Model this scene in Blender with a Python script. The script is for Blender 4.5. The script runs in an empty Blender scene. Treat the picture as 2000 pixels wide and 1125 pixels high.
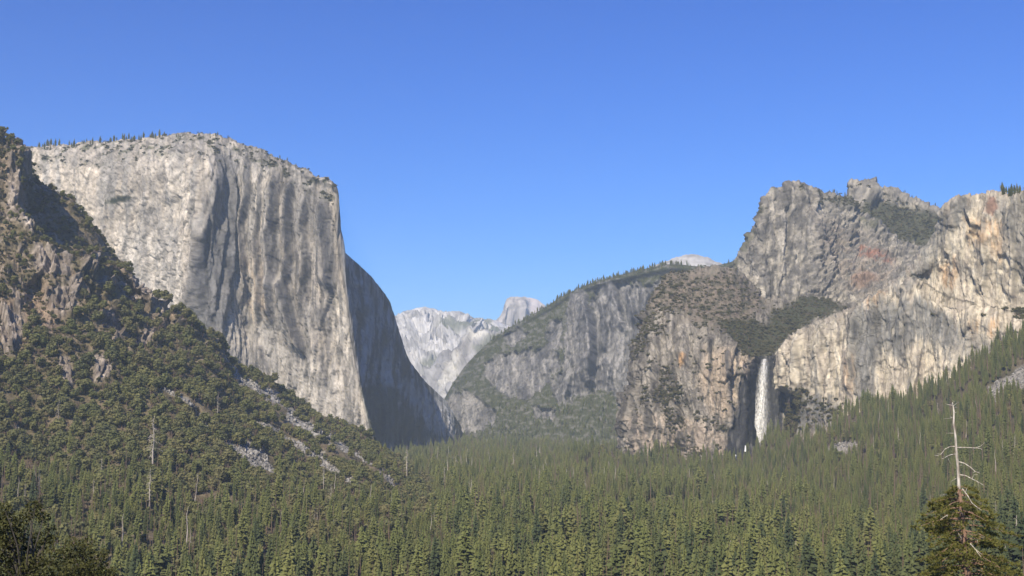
import bpy, bmesh, math, random
import numpy as np
from mathutils import Vector, Matrix

R = math.radians
SC = bpy.context.scene
COL = SC.collection
random.seed(11)
rng = np.random.default_rng(11)

# ------------------------------------------------------------------ camera, sky, sun, exposure
F_PX = 2414.0                    # focal length in pixels of a 2000 px wide frame
PITCH = R(6.0)
cam_d = bpy.data.cameras.new("camera")
cam = bpy.data.objects.new("camera", cam_d)
COL.objects.link(cam)
cam.location = (0, 0, 0)
cam.rotation_euler = (math.pi / 2 + PITCH, 0, 0)
cam_d.sensor_width = 36.0
cam_d.lens = F_PX / 2000 * 36.0
cam_d.clip_start = 0.5
cam_d.clip_end = 60000
SC.camera = cam

SUN_AZ = R(21)                   # how far the sun stands to the left of straight behind the camera
SUN_EL = R(41)
sun_vec = Vector((-math.sin(SUN_AZ) * math.cos(SUN_EL), -math.cos(SUN_AZ) * math.cos(SUN_EL), math.sin(SUN_EL)))

world = bpy.data.worlds.new("World")
SC.world = world
world.use_nodes = True
wn = world.node_tree
bg = wn.nodes["Background"]
sky = wn.nodes.new("ShaderNodeTexSky")
sky.sky_type = 'NISHITA'
sky.sun_disc = False
sky.sun_elevation = SUN_EL
sky.sun_rotation = math.atan2(sun_vec.x, sun_vec.y)
sky.altitude = 1400
sky.air_density = 1.25
sky.dust_density = 0.4
sky.ozone_density = 2.5
hs = wn.nodes.new("ShaderNodeHueSaturation")
hs.inputs['Saturation'].default_value = 1.35
wn.links.new(sky.outputs[0], hs.inputs['Color'])
tn = wn.nodes.new("ShaderNodeMix"); tn.data_type = 'RGBA'; tn.blend_type = 'MULTIPLY'
tn.inputs['Factor'].default_value = 1.0
tn.inputs[7].default_value = (.205, .445, .80, 1)
gm = wn.nodes.new('ShaderNodeGamma'); gm.inputs['Gamma'].default_value = 1.2
wn.links.new(hs.outputs[0], gm.inputs['Color'])
wn.links.new(gm.outputs[0], tn.inputs[6])
wn.links.new(tn.outputs[2], bg.inputs[0])
bg.inputs[1].default_value = 0.078

sl = bpy.data.lights.new("sun", 'SUN')
sl.energy = 5.0
sl.angle = R(0.53)
sl.color = (1.0, 0.89, 0.70)
so = bpy.data.objects.new("sun", sl)
COL.objects.link(so)
so.rotation_euler = sun_vec.to_track_quat('Z', 'Y').to_euler()

SC.view_settings.view_transform = 'Standard'
SC.view_settings.look = 'None'
SC.view_settings.exposure = 0.72
SC.view_settings.gamma = 1.0
SC.view_settings.use_curve_mapping = False
SC.cycles.use_denoising = True
SC.cycles.max_bounces = 4
SC.cycles.diffuse_bounces = 2
SC.cycles.glossy_bounces = 1
SC.cycles.transparent_max_bounces = 12
SC.cycles.volume_bounces = 1

# ------------------------------------------------------------------ pixel <-> world
CP, SP = math.cos(PITCH), math.sin(PITCH)


def P(px, py, d):
    """point seen at photo pixel (px, py) whose forward distance is d metres (arrays welcome)"""
    a = (np.asarray(px, float) - 1000) / F_PX
    b = (562.5 - np.asarray(py, float)) / F_PX
    y = CP - SP * b
    z = SP + CP * b
    k = np.asarray(d, float) / y
    return np.stack(np.broadcast_arrays(a * k, y * k, z * k), -1)


def proj(p):
    p = np.asarray(p, float)
    dep = p[..., 1] * CP + p[..., 2] * SP
    up = -p[..., 1] * SP + p[..., 2] * CP
    dep = np.where(np.abs(dep) < 1e-3, 1e-3, dep)
    return 1000 + F_PX * p[..., 0] / dep, 562.5 - F_PX * up / dep, dep


# ------------------------------------------------------------------ noise in numpy
_pt = rng.permutation(256)
PERM = np.concatenate([_pt, _pt, _pt]).astype(np.int64)
_g = rng.normal(size=(256, 3))
GRAD = _g / np.linalg.norm(_g, axis=1, keepdims=True)


def noise3(x, y, z):
    x = np.asarray(x, float); y = np.asarray(y, float); z = np.asarray(z, float)
    x, y, z = np.broadcast_arrays(x, y, z)
    xi = np.floor(x); yi = np.floor(y); zi = np.floor(z)
    xf = x - xi; yf = y - yi; zf = z - zi
    xi = xi.astype(np.int64) & 255; yi = yi.astype(np.int64) & 255; zi = zi.astype(np.int64) & 255
    u = xf * xf * xf * (xf * (xf * 6 - 15) + 10)
    v = yf * yf * yf * (yf * (yf * 6 - 15) + 10)
    w = zf * zf * zf * (zf * (zf * 6 - 15) + 10)
    out = 0
    for dx in (0, 1):
        wx = u if dx else 1 - u
        ax = PERM[(xi + dx) & 255]
        for dy in (0, 1):
            wy = v if dy else 1 - v
            ay = PERM[(ax + yi + dy) & 255]
            for dz in (0, 1):
                wz = w if dz else 1 - w
                g = GRAD[PERM[(ay + zi + dz) & 255]]
                out = out + wx * wy * wz * (g[..., 0] * (xf - dx) + g[..., 1] * (yf - dy) + g[..., 2] * (zf - dz))
    return out * 1.6


def fbm(p, sx, sy, sz, octv=4, gain=0.5, off=0.0):
    a, s, t = 1.0, 0.0, 0.0
    k = 1.0
    for i in range(octv):
        s = s + a * noise3(p[..., 0] / sx * k + off + 17.3 * i, p[..., 1] / sy * k + off * 1.7 + 5.1 * i, p[..., 2] / sz * k + off * .6)
        t += a
        a *= gain
        k *= 2.03
    return s / t


def ridged(p, sx, sy, sz, octv=4, gain=0.5, off=0.0):
    a, s, t, k = 1.0, 0.0, 0.0, 1.0
    for i in range(octv):
        n = noise3(p[..., 0] / sx * k + off + 11.3 * i, p[..., 1] / sy * k + off * 1.3 + 7.1 * i, p[..., 2] / sz * k + off * .7)
        s = s + a * (1 - np.abs(n) * 2)
        t += a
        a *= gain
        k *= 2.07
    return s / t


def facets(u, v, seed, sharp=1.0):
    """broken rock faces: every cell of a crooked network is its own tilted plane. returns height -1..1, a random number per cell, distance to the joint"""
    u = np.asarray(u, float); v = np.asarray(v, float)
    ui = np.floor(u).astype(np.int64); vi = np.floor(v).astype(np.int64)
    d1 = np.full(u.shape, 9e9); d2 = np.full(u.shape, 9e9)
    h = np.zeros(u.shape); cr = np.zeros(u.shape)
    for a in (-1, 0, 1):
        for b in (-1, 0, 1):
            k = PERM[(PERM[(ui + a + seed * 7) & 255] + vi + b) & 255]
            k2 = PERM[(k + 31 + seed) & 255]; k3 = PERM[(k + 97 + seed) & 255]; k4 = PERM[(k2 + 13) & 255]; k5 = PERM[(k3 + 57) & 255]
            dx = u - (ui + a + k / 255.0); dy = v - (vi + b + k2 / 255.0)
            d = np.abs(dx) * .75 + np.abs(dy) * .75 + .25 * np.hypot(dx, dy)
            near = d < d1
            d2 = np.where(near, d1, np.minimum(d2, d))
            h = np.where(near, (k3 / 255. - .5) + (k4 / 127.5 - 1) * dx + (k5 / 127.5 - 1) * dy * .6, h)
            cr = np.where(near, k5 / 255.0, cr)
            d1 = np.where(near, d, d1)
    return h, cr, d2 - d1


def cliff_facets(px, py, sizes, amps, seed, lean=0.0, aspect=3.5):
    """several sizes of facets over photo pixels, taller than wide; returns displacement in metres and colour factor"""
    D = 0; C = 1.0
    for i, (w, A) in enumerate(zip(sizes, amps)):
        asp = aspect * (1 if i == 0 else .8 ** i)
        wx = px + lean * py + w * .35 * noise3(px / w / 2.3, py / w / 4, 0 * px + seed + i)
        wy = py + w * 1.1 * noise3(px / w / 1.2, py / w / 4, 0 * px + seed + i + 50)
        h, cr, e = facets(wx / w, wy / (w * asp), seed + i)
        D = D + A * h
        C = C * (1 + (cr - .5) * .22) * (1 - .27 * (1 - sstep(.02, .11, e)) * (1 if i else .8))
    return D, C


def sstep(a, b, x):
    t = np.clip((x - a) / (b - a), 0, 1)
    return t * t * (3 - 2 * t)


# ------------------------------------------------------------------ masks drawn on the rock, in photo pixels
def sdpoly(px, py, poly):
    poly = np.asarray(poly, float)
    n = len(poly)
    d = np.full(px.shape, 1e9)
    inside = np.zeros(px.shape, bool)
    for i in range(n):
        ax, ay = poly[i]; bx, by = poly[(i + 1) % n]
        ex, ey = bx - ax, by - ay
        t = np.clip(((px - ax) * ex + (py - ay) * ey) / (ex * ex + ey * ey + 1e-9), 0, 1)
        d = np.minimum(d, np.hypot(px - ax - t * ex, py - ay - t * ey))
        if ay != by:
            c = ((ay > py) != (by > py)) & (px < (bx - ax) * (py - ay) / (by - ay) + ax)
            inside ^= c
    return np.where(inside, -d, d)


def pmask(px, py, poly, soft=6.0):
    return 1 - sstep(-soft, soft, sdpoly(px, py, poly))


def lmask(px, py, line, w, soft=3.0):
    d = np.full(px.shape, 1e9)
    for (ax, ay), (bx, by) in zip(line[:-1], line[1:]):
        ex, ey = bx - ax, by - ay
        t = np.clip(((px - ax) * ex + (py - ay) * ey) / (ex * ex + ey * ey + 1e-9), 0, 1)
        d = np.minimum(d, np.hypot(px - ax - t * ex, py - ay - t * ey))
    return 1 - sstep(max(w - soft, 0), w + soft, d)


def saw(px, py, line, wl, wr):
    """0..1 crest along a line running down the picture: gentle on the left over wl px, sharp drop on the right over wr px"""
    ys = np.array([q[1] for q in line], float); xs = np.array([q[0] for q in line], float)
    t = px - np.interp(py, ys, xs)
    r = np.where(t < 0, np.clip(1 + t / wl, 0, 1), np.clip(1 - t / wr, 0, 1))
    e = (ys[-1] - ys[0]) * .12 + 8
    return r * sstep(ys[0] - e * .3, ys[0] + e, py) * (1 - sstep(ys[-1] - e, ys[-1] + e * .3, py))


# ------------------------------------------------------------------ surfaces from nets of traced points
def resample(net, n, smooth, axis):
    net = np.moveaxis(net, axis, 0)
    ch = np.linalg.norm(np.diff(net, axis=0), axis=-1)
    ch = ch.reshape(ch.shape[0], -1).mean(1) ** 0.75
    t = np.concatenate([[0], np.cumsum(ch)])
    return t


def interp_axis(net, axis, n, smooth, tk):
    a = np.moveaxis(net, axis, 0)
    K = a.shape[0]
    s = np.linspace(0, tk[-1], n)
    i = np.clip(np.searchsorted(tk, s, side='right') - 1, 0, K - 2)
    h = tk[i + 1] - tk[i]
    f = (s - tk[i]) / h
    m = np.zeros_like(a)
    for k in range(K):
        if k == 0: m[k] = (a[1] - a[0]) / (tk[1] - tk[0])
        elif k == K - 1: m[k] = (a[-1] - a[-2]) / (tk[-1] - tk[-2])
        else:
            d0 = (a[k] - a[k - 1]) / (tk[k] - tk[k - 1]); d1 = (a[k + 1] - a[k]) / (tk[k + 1] - tk[k])
            w0 = tk[k + 1] - tk[k]; w1 = tk[k] - tk[k - 1]
            m[k] = (d0 * w0 + d1 * w1) / (w0 + w1)
    sh = (-1,) + (1,) * (a.ndim - 1)
    f_, h_ = f.reshape(sh), h.reshape(sh)
    lin = a[i] * (1 - f_) + a[i + 1] * f_
    cub = (2 * f_**3 - 3 * f_**2 + 1) * a[i] + (f_**3 - 2 * f_**2 + f_) * h_ * m[i] + (-2 * f_**3 + 3 * f_**2) * a[i + 1] + (f_**3 - f_**2) * h_ * m[i + 1]
    return np.moveaxis(lin * (1 - smooth) + cub * smooth, 0, axis)


def grid_from_net(rows, nu, nv, smooth=0.7, tu=None, tv=None):
    """rows: list (top to bottom) of lists (left to right) of (px, py, d); returns (nv, nu, 3)"""
    net = np.array(rows, float)
    net = P(net[..., 0], net[..., 1], net[..., 2])
    # knots from how large each span shows
    q = np.array(rows, float)[..., :2]
    cu = np.linalg.norm(np.diff(q, axis=1), axis=-1).mean(0) + 4
    cv = np.linalg.norm(np.diff(q, axis=0), axis=-1).mean(1) + 4
    tu = np.concatenate([[0], np.cumsum(cu)]); tv = np.concatenate([[0], np.cumsum(cv)])
    g = interp_axis(net, 1, nu, smooth, tu)
    g = interp_axis(g, 0, nv, smooth, tv)
    return g


def grid_normals(g):
    du = np.gradient(g, axis=1); dv = np.gradient(g, axis=0)
    n = np.cross(du, dv)
    n /= np.linalg.norm(n, axis=-1, keepdims=True) + 1e-9
    return -n if n[n.shape[0] // 2, n.shape[1] // 2] @ g[g.shape[0] // 2, g.shape[1] // 2] > 0 else n


def grid_mesh(name, g, tint, mat, label=None, kind='structure'):
    nv, nu = g.shape[:2]
    idx = np.arange(nv * nu).reshape(nv, nu)
    a, b, c, d = idx[:-1, :-1], idx[:-1, 1:], idx[1:, 1:], idx[1:, :-1]
    quads = np.stack([a, d, c, b], -1).reshape(-1, 4)
    me = bpy.data.meshes.new(name)
    me.vertices.add(nv * nu)
    me.vertices.foreach_set("co", g.reshape(-1).astype(np.float32))
    nq = len(quads)
    me.loops.add(nq * 4)
    me.loops.foreach_set("vertex_index", quads.reshape(-1).astype(np.int32))
    me.polygons.add(nq)
    me.polygons.foreach_set("loop_start", (np.arange(nq) * 4).astype(np.int32))
    me.polygons.foreach_set("loop_total", np.full(nq, 4, np.int32))
    me.update(calc_edges=True)
    at = me.color_attributes.new("tint", 'FLOAT_COLOR', 'POINT')
    rgba = np.ones((nv * nu, 4), np.float32)
    if mat is M_ROCK:                     # a little more difference between pale and dark stone
        lum = tint.mean(-1, keepdims=True)
        tint = tint * np.clip(lum / .21, .4, 1.8) ** .35
        if name in ("streaked_granite_wall", "waterfall_buttress"): tint = tint * np.array((.87, .89, .93))
        if name == "granite_monolith": tint = tint * np.array((1.04, 1.06, 1.13))
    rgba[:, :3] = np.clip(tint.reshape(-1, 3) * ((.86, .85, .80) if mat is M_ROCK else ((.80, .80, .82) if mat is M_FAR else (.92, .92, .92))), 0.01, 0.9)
    at.data.foreach_set("color", rgba.reshape(-1))
    me.materials.append(mat)
    ob = bpy.data.objects.new(name, me)
    COL.objects.link(ob)
    ob["kind"] = kind
    if label: ob["label"] = label
    return ob


def mix(a, b, m):
    a = np.asarray(a, float); b = np.asarray(b, float)
    m = np.clip(m, 0, 1)[..., None]
    return a * (1 - m) + b * m


# ------------------------------------------------------------------ materials
def new_mat(name):
    m = bpy.data.materials.new(name)
    m.use_nodes = True
    nt = m.node_tree
    return m, nt, nt.nodes["Principled BSDF"]


def rock_material(name, scale=8.0, bump=3.0, var=0.35, zs=0.45):
    m, nt, bs = new_mat(name)
    N, L = nt.nodes, nt.links
    at = N.new("ShaderNodeAttribute"); at.attribute_name = "tint"
    tc = N.new("ShaderNodeTexCoord")
    mp = N.new("ShaderNodeMapping"); mp.inputs['Scale'].default_value = (1 / scale, 1 / scale, zs / scale)
    L.new(tc.outputs['Object'], mp.inputs[0])
    no = N.new("ShaderNodeTexNoise"); no.inputs['Scale'].default_value = 1.0; no.inputs['Detail'].default_value = 5; no.inputs['Roughness'].default_value = .65
    L.new(mp.outputs[0], no.inputs[0])
    mr = N.new("ShaderNodeMapRange"); mr.inputs[1].default_value = .3; mr.inputs[2].default_value = .7
    mr.inputs[3].default_value = 1 - var; mr.inputs[4].default_value = 1 + var
    L.new(no.outputs[0], mr.inputs[0])
    vm = N.new("ShaderNodeVectorMath"); vm.operation = 'SCALE'
    L.new(at.outputs['Color'], vm.inputs[0]); L.new(mr.outputs[0], vm.inputs['Scale'])
    L.new(vm.outputs[0], bs.inputs['Base Color'])
    vo = N.new("ShaderNodeTexVoronoi"); vo.inputs['Scale'].default_value = .6
    L.new(mp.outputs[0], vo.inputs[0])
    ad = N.new("ShaderNodeMath"); ad.operation = 'MULTIPLY_ADD'; ad.inputs[1].default_value = .5
    L.new(vo.outputs[0], ad.inputs[0]); L.new(no.outputs[0], ad.inputs[2])
    bp = N.new("ShaderNodeBump"); bp.inputs['Strength'].default_value = .9; bp.inputs['Distance'].default_value = bump
    L.new(ad.outputs[0], bp.inputs['Height']); L.new(bp.outputs[0], bs.inputs['Normal'])
    bs.inputs['Roughness'].default_value = .93
    bs.inputs['Specular IOR Level'].default_value = .15
    return m


def foliage_material(name, cols, scale=1.5, transl=0.3):
    """cols: colours picked by the random number of each tree"""
    m, nt, bs = new_mat(name)
    N, L = nt.nodes, nt.links
    oi = N.new("ShaderNodeObjectInfo")
    cr = N.new("ShaderNodeValToRGB")
    L.new(oi.outputs['Random'], cr.inputs[0])
    el = cr.color_ramp.elements
    for i, c in enumerate(cols):
        e = el[i] if i < 2 else el.new(0)
    for i, c in enumerate(cols):
        el[i].position = i / (len(cols) - 1)
    for i, c in enumerate(cols):
        el[i].color = (*c, 1)
    tc = N.new("ShaderNodeTexCoord")
    no = N.new("ShaderNodeTexNoise"); no.inputs['Scale'].default_value = scale; no.inputs['Detail'].default_value = 3
    L.new(tc.outputs['Object'], no.inputs[0])
    mr = N.new("ShaderNodeMapRange"); mr.inputs[1].default_value = .3; mr.inputs[2].default_value = .7
    mr.inputs[3].default_value = .78; mr.inputs[4].default_value = 1.24
    L.new(no.outputs[0], mr.inputs[0])
    vm = N.new("ShaderNodeVectorMath"); vm.operation = 'SCALE'
    L.new(cr.outputs[0], vm.inputs[0]); L.new(mr.outputs[0], vm.inputs['Scale'])
    L.new(vm.outputs[0], bs.inputs['Base Color'])
    bs.inputs['Roughness'].default_value = .75
    bs.inputs['Specular IOR Level'].default_value = .2
    tr = N.new("ShaderNodeBsdfTranslucent"); L.new(vm.outputs[0], tr.inputs[0])
    mx = N.new("ShaderNodeMixShader"); mx.inputs[0].default_value = transl
    out = N["Material Output"]
    L.new(bs.outputs[0], mx.inputs[1]); L.new(tr.outputs[0], mx.inputs[2]); L.new(mx.outputs[0], out.inputs['Surface'])
    return m


def bark_material(name, c1, c2, scale=3.0):
    m, nt, bs = new_mat(name)
    N, L = nt.nodes, nt.links
    tc = N.new("ShaderNodeTexCoord")
    mp = N.new("ShaderNodeMapping"); mp.inputs['Scale'].default_value = (1, 1, .25)
    L.new(tc.outputs['Object'], mp.inputs[0])
    no = N.new("ShaderNodeTexNoise"); no.inputs['Scale'].default_value = scale; no.inputs['Detail'].default_value = 5
    L.new(mp.outputs[0], no.inputs[0])
    cr = N.new("ShaderNodeValToRGB"); cr.color_ramp.elements[0].position = .35; cr.color_ramp.elements[1].position = .65
    cr.color_ramp.elements[0].color = (*c1, 1); cr.color_ramp.elements[1].color = (*c2, 1)
    L.new(no.outputs[0], cr.inputs[0]); L.new(cr.outputs[0], bs.inputs['Base Color'])
    bp = N.new("ShaderNodeBump"); bp.inputs['Distance'].default_value = .05; L.new(no.outputs[0], bp.inputs['Height']); L.new(bp.outputs[0], bs.inputs['Normal'])
    bs.inputs['Roughness'].default_value = .9
    return m


M_ROCK = rock_material("granite", 14.0, 5.0, .22)
M_FAR = rock_material("far granite", 60.0, 14.0, .12, .7)
M_SOIL = rock_material("brushy ground", 7.0, 2.0, .45, 1.0)
M_PINE = foliage_material("conifer needles", [(0.09, 0.108, 0.038), (0.124, 0.142, 0.047), (0.15, 0.162, 0.053), (0.066, 0.084, 0.034), (0.162, 0.164, 0.057), (0.104, 0.12, 0.042)], .25)
M_PINE_LIGHT = foliage_material("young conifer needles", [(0.116, 0.136, 0.044), (0.15, 0.166, 0.053), (0.172, 0.18, 0.06), (0.13, 0.146, 0.049)], .25)
M_PINE_COOL = foliage_material("cool green conifer needles", [(0.05, 0.068, 0.033), (0.074, 0.094, 0.04), (0.098, 0.114, 0.046), (0.058, 0.076, 0.035)], .25)  # darker, cooler green, mostly for the right slope
M_OAK = foliage_material("live oak leaves", [(0.112, 0.124, 0.048), (0.142, 0.148, 0.054), (0.165, 0.16, 0.062), (0.112, 0.122, 0.05), (0.172, 0.156, 0.068), (0.092, 0.104, 0.046)], .35)
M_SHRUB = foliage_material("cliff shrub leaves", [(0.08, 0.08, 0.032), (0.1, 0.096, 0.04), (0.125, 0.11, 0.05), (0.086, 0.084, 0.036)], .4)
M_BARK = bark_material("pine bark", (.07, .045, .03), (.17, .12, .085))
M_DEAD = bark_material("bleached dead wood", (.22, .19, .16), (.42, .38, .33))
M_SNAG = bark_material("foreground snag wood", (.20, .17, .14), (.52, .48, .42), 4.0)

# palette of the stone
CREAM = np.array((.44, .385, .32)); PALE = np.array((.50, .465, .42)); GREY = np.array((.235, .222, .212)); DARK = np.array((.105, .105, .11))
MID = np.array((.33, .305, .275)); ORANGE = np.array((.46, .27, .12)); RUST = np.array((.30, .12, .07)); BROWN = np.array((.20, .155, .115))
VEG = np.array((.055, .062, .028)); WHITE = np.array((.60, .585, .56))

SURF = {}            # name -> (grid, veg mask) kept for planting

# ------------------------------------------------------------------ ground
FLOOR = -135.0


def floor_z(x, y):
    x = np.asarray(x, float); y = np.asarray(y, float)
    p = np.stack(np.broadcast_arrays(x, y, 0 * x), -1)
    z = FLOOR + 22 * sstep(3000, 5500, y) + 5 * fbm(p, 500, 500, 1, 3, off=3.3) + 10 * np.exp(-(((x + 420) / 260) ** 2 + ((y - 3300) / 260) ** 2))
    # the slope below the viewpoint falls to the valley floor
    near = -1.8 - 0.30 * np.maximum(y - 4, 0) - 0.00006 * np.maximum(y, 0) ** 2
    near = near + 2.0 * noise3(x / 25, y / 25, 0 * x) * sstep(10, 80, y)
    near = np.where(y < 4, -1.8 + 0.02 * (4 - y), near)
    return np.maximum(z, near)


def make_ground():
    ys = np.concatenate([np.linspace(-400, 0, 12), np.linspace(4, 600, 100), np.linspace(610, 6000, 260), np.linspace(6100, 21000, 40)])
    xs = np.concatenate([np.linspace(-9500, -2600, 20), np.linspace(-2500, 2500, 330), np.linspace(2600, 9500, 20)])
    X, Y = np.meshgrid(xs, ys)
    Z = floor_z(X, Y)
    g = np.stack([X, Y, Z], -1)
    n = fbm(g, 60, 60, 60, 4)
    t = mix(np.broadcast_to((.085, .075, .045), g.shape), np.broadcast_to((.05, .055, .028), g.shape), sstep(-.3, .3, n))
    return grid_mesh("ground", g, t, M_SOIL, "forested valley floor running back between the granite walls")


make_ground()


# ------------------------------------------------------------------ the great left cliff
def el_massif():
    sy = [360, 480, 550, 650, 760, 855, 930]; sx = [0, 12, 17, 30, 48, 69, 86]
    S = lambda y: float(np.interp(y, sy, sx))
    cols = [(-60, 300, 4250, 160), (30, 290, 4200, 160), (110, 284, 4130, 150), (200, 279, 4060, 170), (280, 270, 3980, 200), (345, 263, 3890, 220), (385, 262, 3840, 220),
            (420, 264, 3860, 200), (455, 273, 3900, 150), (500, 292, 3880, 120), (560, 317, 3850, 90), (612, 339, 3820, 60), (642, 352, 3800, 40), (657, 362, 3795, 25)]
    rows = [[] for _ in range(11)]
    for px, py, d, rb in cols:
        rows[0].append((px, py + 90, d + 1700))
        rows[1].append((px, py + 9, d + rb + 450))
        rows[2].append((px, py, d + rb))
        rows[3].append((px + 1, py + 20, d + rb * .45))
        rows[4].append((px + 3, py + 62, d + rb * .1))
        for k, (y, dd) in enumerate(((460, 0), (550, -8), (650, -22), (750, -45), (850, -75), (930, -110))):
            rows[5 + k].append((px + S(y), y, d + dd))
    # shadowed east face, falling back up the valley
    east = [((658, 474), 3850, (729, 860), 3765), ((670, 489), 3980, (742, 861), 3860), ((700, 516), 4250, (775, 862), 4080), ((738, 556), 4480, (805, 864), 4300),
            ((760, 590), 4640, (830, 865), 4480), ((776, 640), 4800, (850, 866), 4640), ((796, 700), 4930, (866, 867), 4780),
            ((830, 746), 5040, (880, 868), 4900), ((868, 782), 5120, (893, 870), 5000), ((892, 822), 5180, (903, 872), 5090), ((905, 850), 5300, (915, 875), 5200)]
    for (tx, ty), td, (bx, by), bd in east:
        rows[0].append((tx - 120, ty + 200, td + 1500))
        rows[1].append((tx - 25, ty + 30, td + 350))
        rows[2].append((tx, ty, td))
        for k in range(8):
            f = (k + 1) / 8
            bow = 10 * math.sin(f * math.pi)
            rows[3 + k].append((tx + (bx - tx) * f ** 1.15 + bow * .2, ty + (by + 30 - ty) * f, td + (bd - td) * f ** 1.1))
    g = grid_from_net(rows, 640, 470, .55)
    n = grid_normals(g)
    px, py, _ = proj(g)
    nu = g.shape[1]
    # keep pixel coordinates of the east face apart from the sunlit face
    ucol = np.linspace(0, 1, nu)[None, :] * np.ones(g.shape[:2])
    nose = px - (655 + np.interp(py, sy, sx))
    front = 1 - sstep(-4, 6, nose)
    east_m = 1 - front
    top = 1 - sstep(14, 60, py - np.interp(px, [-60, 110, 200, 345, 420, 455, 500, 560, 612, 657], [300, 284, 279, 263, 264, 273, 292, 317, 339, 362]))
    wx = px + 4 * noise3(px / 40, py / 190, 0 * px) + 1.2 * noise3(px / 9, py / 70, 0 * px + 4)
    D = 0
    # large pillars and dihedrals
    shade_band = 0 * px
    for line, wl, wr, A in (
            ([(425, 320), (412, 400), (398, 480), (384, 560), (375, 640)], 60, 20, 52),
            ([(462, 320), (455, 400), (448, 500), (440, 590), (430, 650)], 14, 6, 26),
            ([(440, 420), (430, 520), (418, 620)], 12, 5, 22),
            ([(478, 300), (486, 380), (470, 440), (474, 520), (470, 600)], 22, 8, 30),
            ([(505, 330), (510, 400), (500, 470), (512, 560), (505, 640)], 18, 7, 26),
            ([(533, 335), (538, 400), (531, 470), (537, 560), (529, 640)], 20, 12, 42),
            ([(570, 345), (562, 420), (566, 500), (560, 560)], 18, 8, 30),
            ([(553, 540), (562, 590), (577, 640), (600, 698)], 32, 9, 48),
            ([(600, 370), (590, 440), (596, 520), (590, 600)], 18, 8, 26),
            ([(630, 385), (636, 440), (642, 500), (648, 570)], 26, 13, 45),
            ([(655, 450), (660, 520), (664, 590)], 8, 5, 16),
            ([(610, 600), (622, 680), (640, 760)], 22, 6, 10),
            ([(500, 660), (520, 720), (540, 790)], 30, 5, 12),
            ([(352, 285), (345, 330), (340, 400)], 30, 8, 14)):
        D = D + (A if A > 50 else 1.5 * A) * saw(wx, py, line, wl, wr)
        if line[0][0] > 430: shade_band = np.maximum(shade_band, min(1, A / 30) * saw(2 * np.interp(py, [q[1] for q in line], [q[0] for q in line]) - wx + 1, py, line, wr * 1.7, 3))
    pill = ridged(np.stack([wx, wx * 0, py], -1), 34, 1, 260, 3, .55, 2.0)
    D = D + 12 * (pill - .5) * sstep(400, 480, px) + 5 * (pill - .5)
    big = fbm(g, 160, 160, 260, 4, .5)
    D = D + 10 * big + 5 * ridged(g, 26, 26, 150, 3, .55, 4.4) * (1 - .4 * top) + 2.4 * ridged(g, 14, 14, 50, 2, .5, 8.4)
    D = D + top * 9 * fbm(g, 50, 50, 30, 3)
    # slabs and flakes: stepped noise
    st = fbm(g, 55, 55, 330, 3, .5, 9.0) * 5
    D = D + 3.5 * (np.floor(st) + sstep(.75, 1, st - np.floor(st)))
    vc = sstep(.72, .97, ridged(np.stack([wx, 0 * wx, py / 7], -1), 15, 1, 15, 2, .5, 40.0))
    ic = sstep(.74, .96, ridged(np.stack([px + .3 * py, 0 * px, py * .9], -1), 22, 1, 17, 3, .6, 50.0))
    right = sstep(385, 410, px)
    D = D - 9 * vc * (.3 + .7 * right) * (1 - top) - 7 * ic * (1 - .6 * right)
    tri = noise3(wx / 11, py / 90, 0 * px + 61) * 3.0
    D = D + right * (1 - top) * 5 * np.abs((tri % 1) - .75)
    f1, k1 = cliff_facets(px, py, (34, 15, 7), (12, 7, 4), 3, aspect=6.0)
    f2, k2 = cliff_facets(px, py, (30, 13, 7), (5, 4, 2.6), 21, lean=.25, aspect=1.8)
    D = D * .8 + (f1 * right + f2 * (1 - right)) * (1 - .7 * top)
    KC = k1 * right + k2 * (1 - right)
    D = D * (.25 + .75 * np.clip(np.abs(nose) / 16, 0, 1))
    sil_e = sstep(0, 22, py - np.interp(px, [668, 700, 735, 755, 770, 796, 830, 868, 892], [478, 516, 556, 590, 640, 700, 746, 782, 822]))
    D = D * np.where(nose > 0, .3 + .7 * sil_e, 1) * np.clip(np.hypot(px - 668, (py - 485) * .45) / 34 - .25, 0, 1)
    g2 = g + n * (D * (front + .6 * east_m))[..., None]
    # colour of the stone, with some pillar and flank shade painted in
    s1 = 1.7 * fbm(np.stack([wx, wx * 0, py], -1), 16, 1, 150, 4, .6, 1.0)
    s2 = 1.7 * fbm(np.stack([wx, wx * 0, py], -1), 5, 1, 60, 3, .6, 6.0)
    bl = fbm(np.stack([px, px * 0, py], -1), 60, 1, 60, 4, .55, 2.5)
    c = mix(np.broadcast_to(MID, g.shape), np.broadcast_to(CREAM, g.shape), sstep(-.35, .25, s1 + .4 * bl))
    grey = np.zeros(px.shape)
    for poly, s in (([(420, 290), (470, 300), (470, 480), (445, 600), (470, 720), (560, 800), (540, 840), (380, 700), (370, 620), (395, 470), (405, 350)], .85),
                    ([(330, 262), (500, 290), (655, 360), (655, 385), (560, 350), (470, 330), (330, 300)], .6),
                    ([(555, 330), (640, 380), (655, 560), (620, 560), (560, 470)], .62),
                    ([(530, 350), (552, 350), (556, 700), (600, 700), (560, 700), (528, 600)], .6),
                    ([(400, 600), (545, 640), (540, 720), (520, 760), (440, 700)], .55),
                    ([(560, 520), (610, 520), (640, 640), (610, 690), (570, 620)], .5),
                    ([(80, 290), (330, 270), (300, 350), (120, 320)], .45),
                    ([(240, 280), (330, 280), (330, 420), (270, 420)], .3)):
        grey = np.maximum(grey, s * pmask(wx + 10 * bl, py + 14 * s1, poly, 14))
    c = mix(c, np.broadcast_to(GREY, g.shape), grey * (.75 + .5 * s1) + .25 * sstep(0, .5, s2))
    pale = np.zeros(px.shape)
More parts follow.
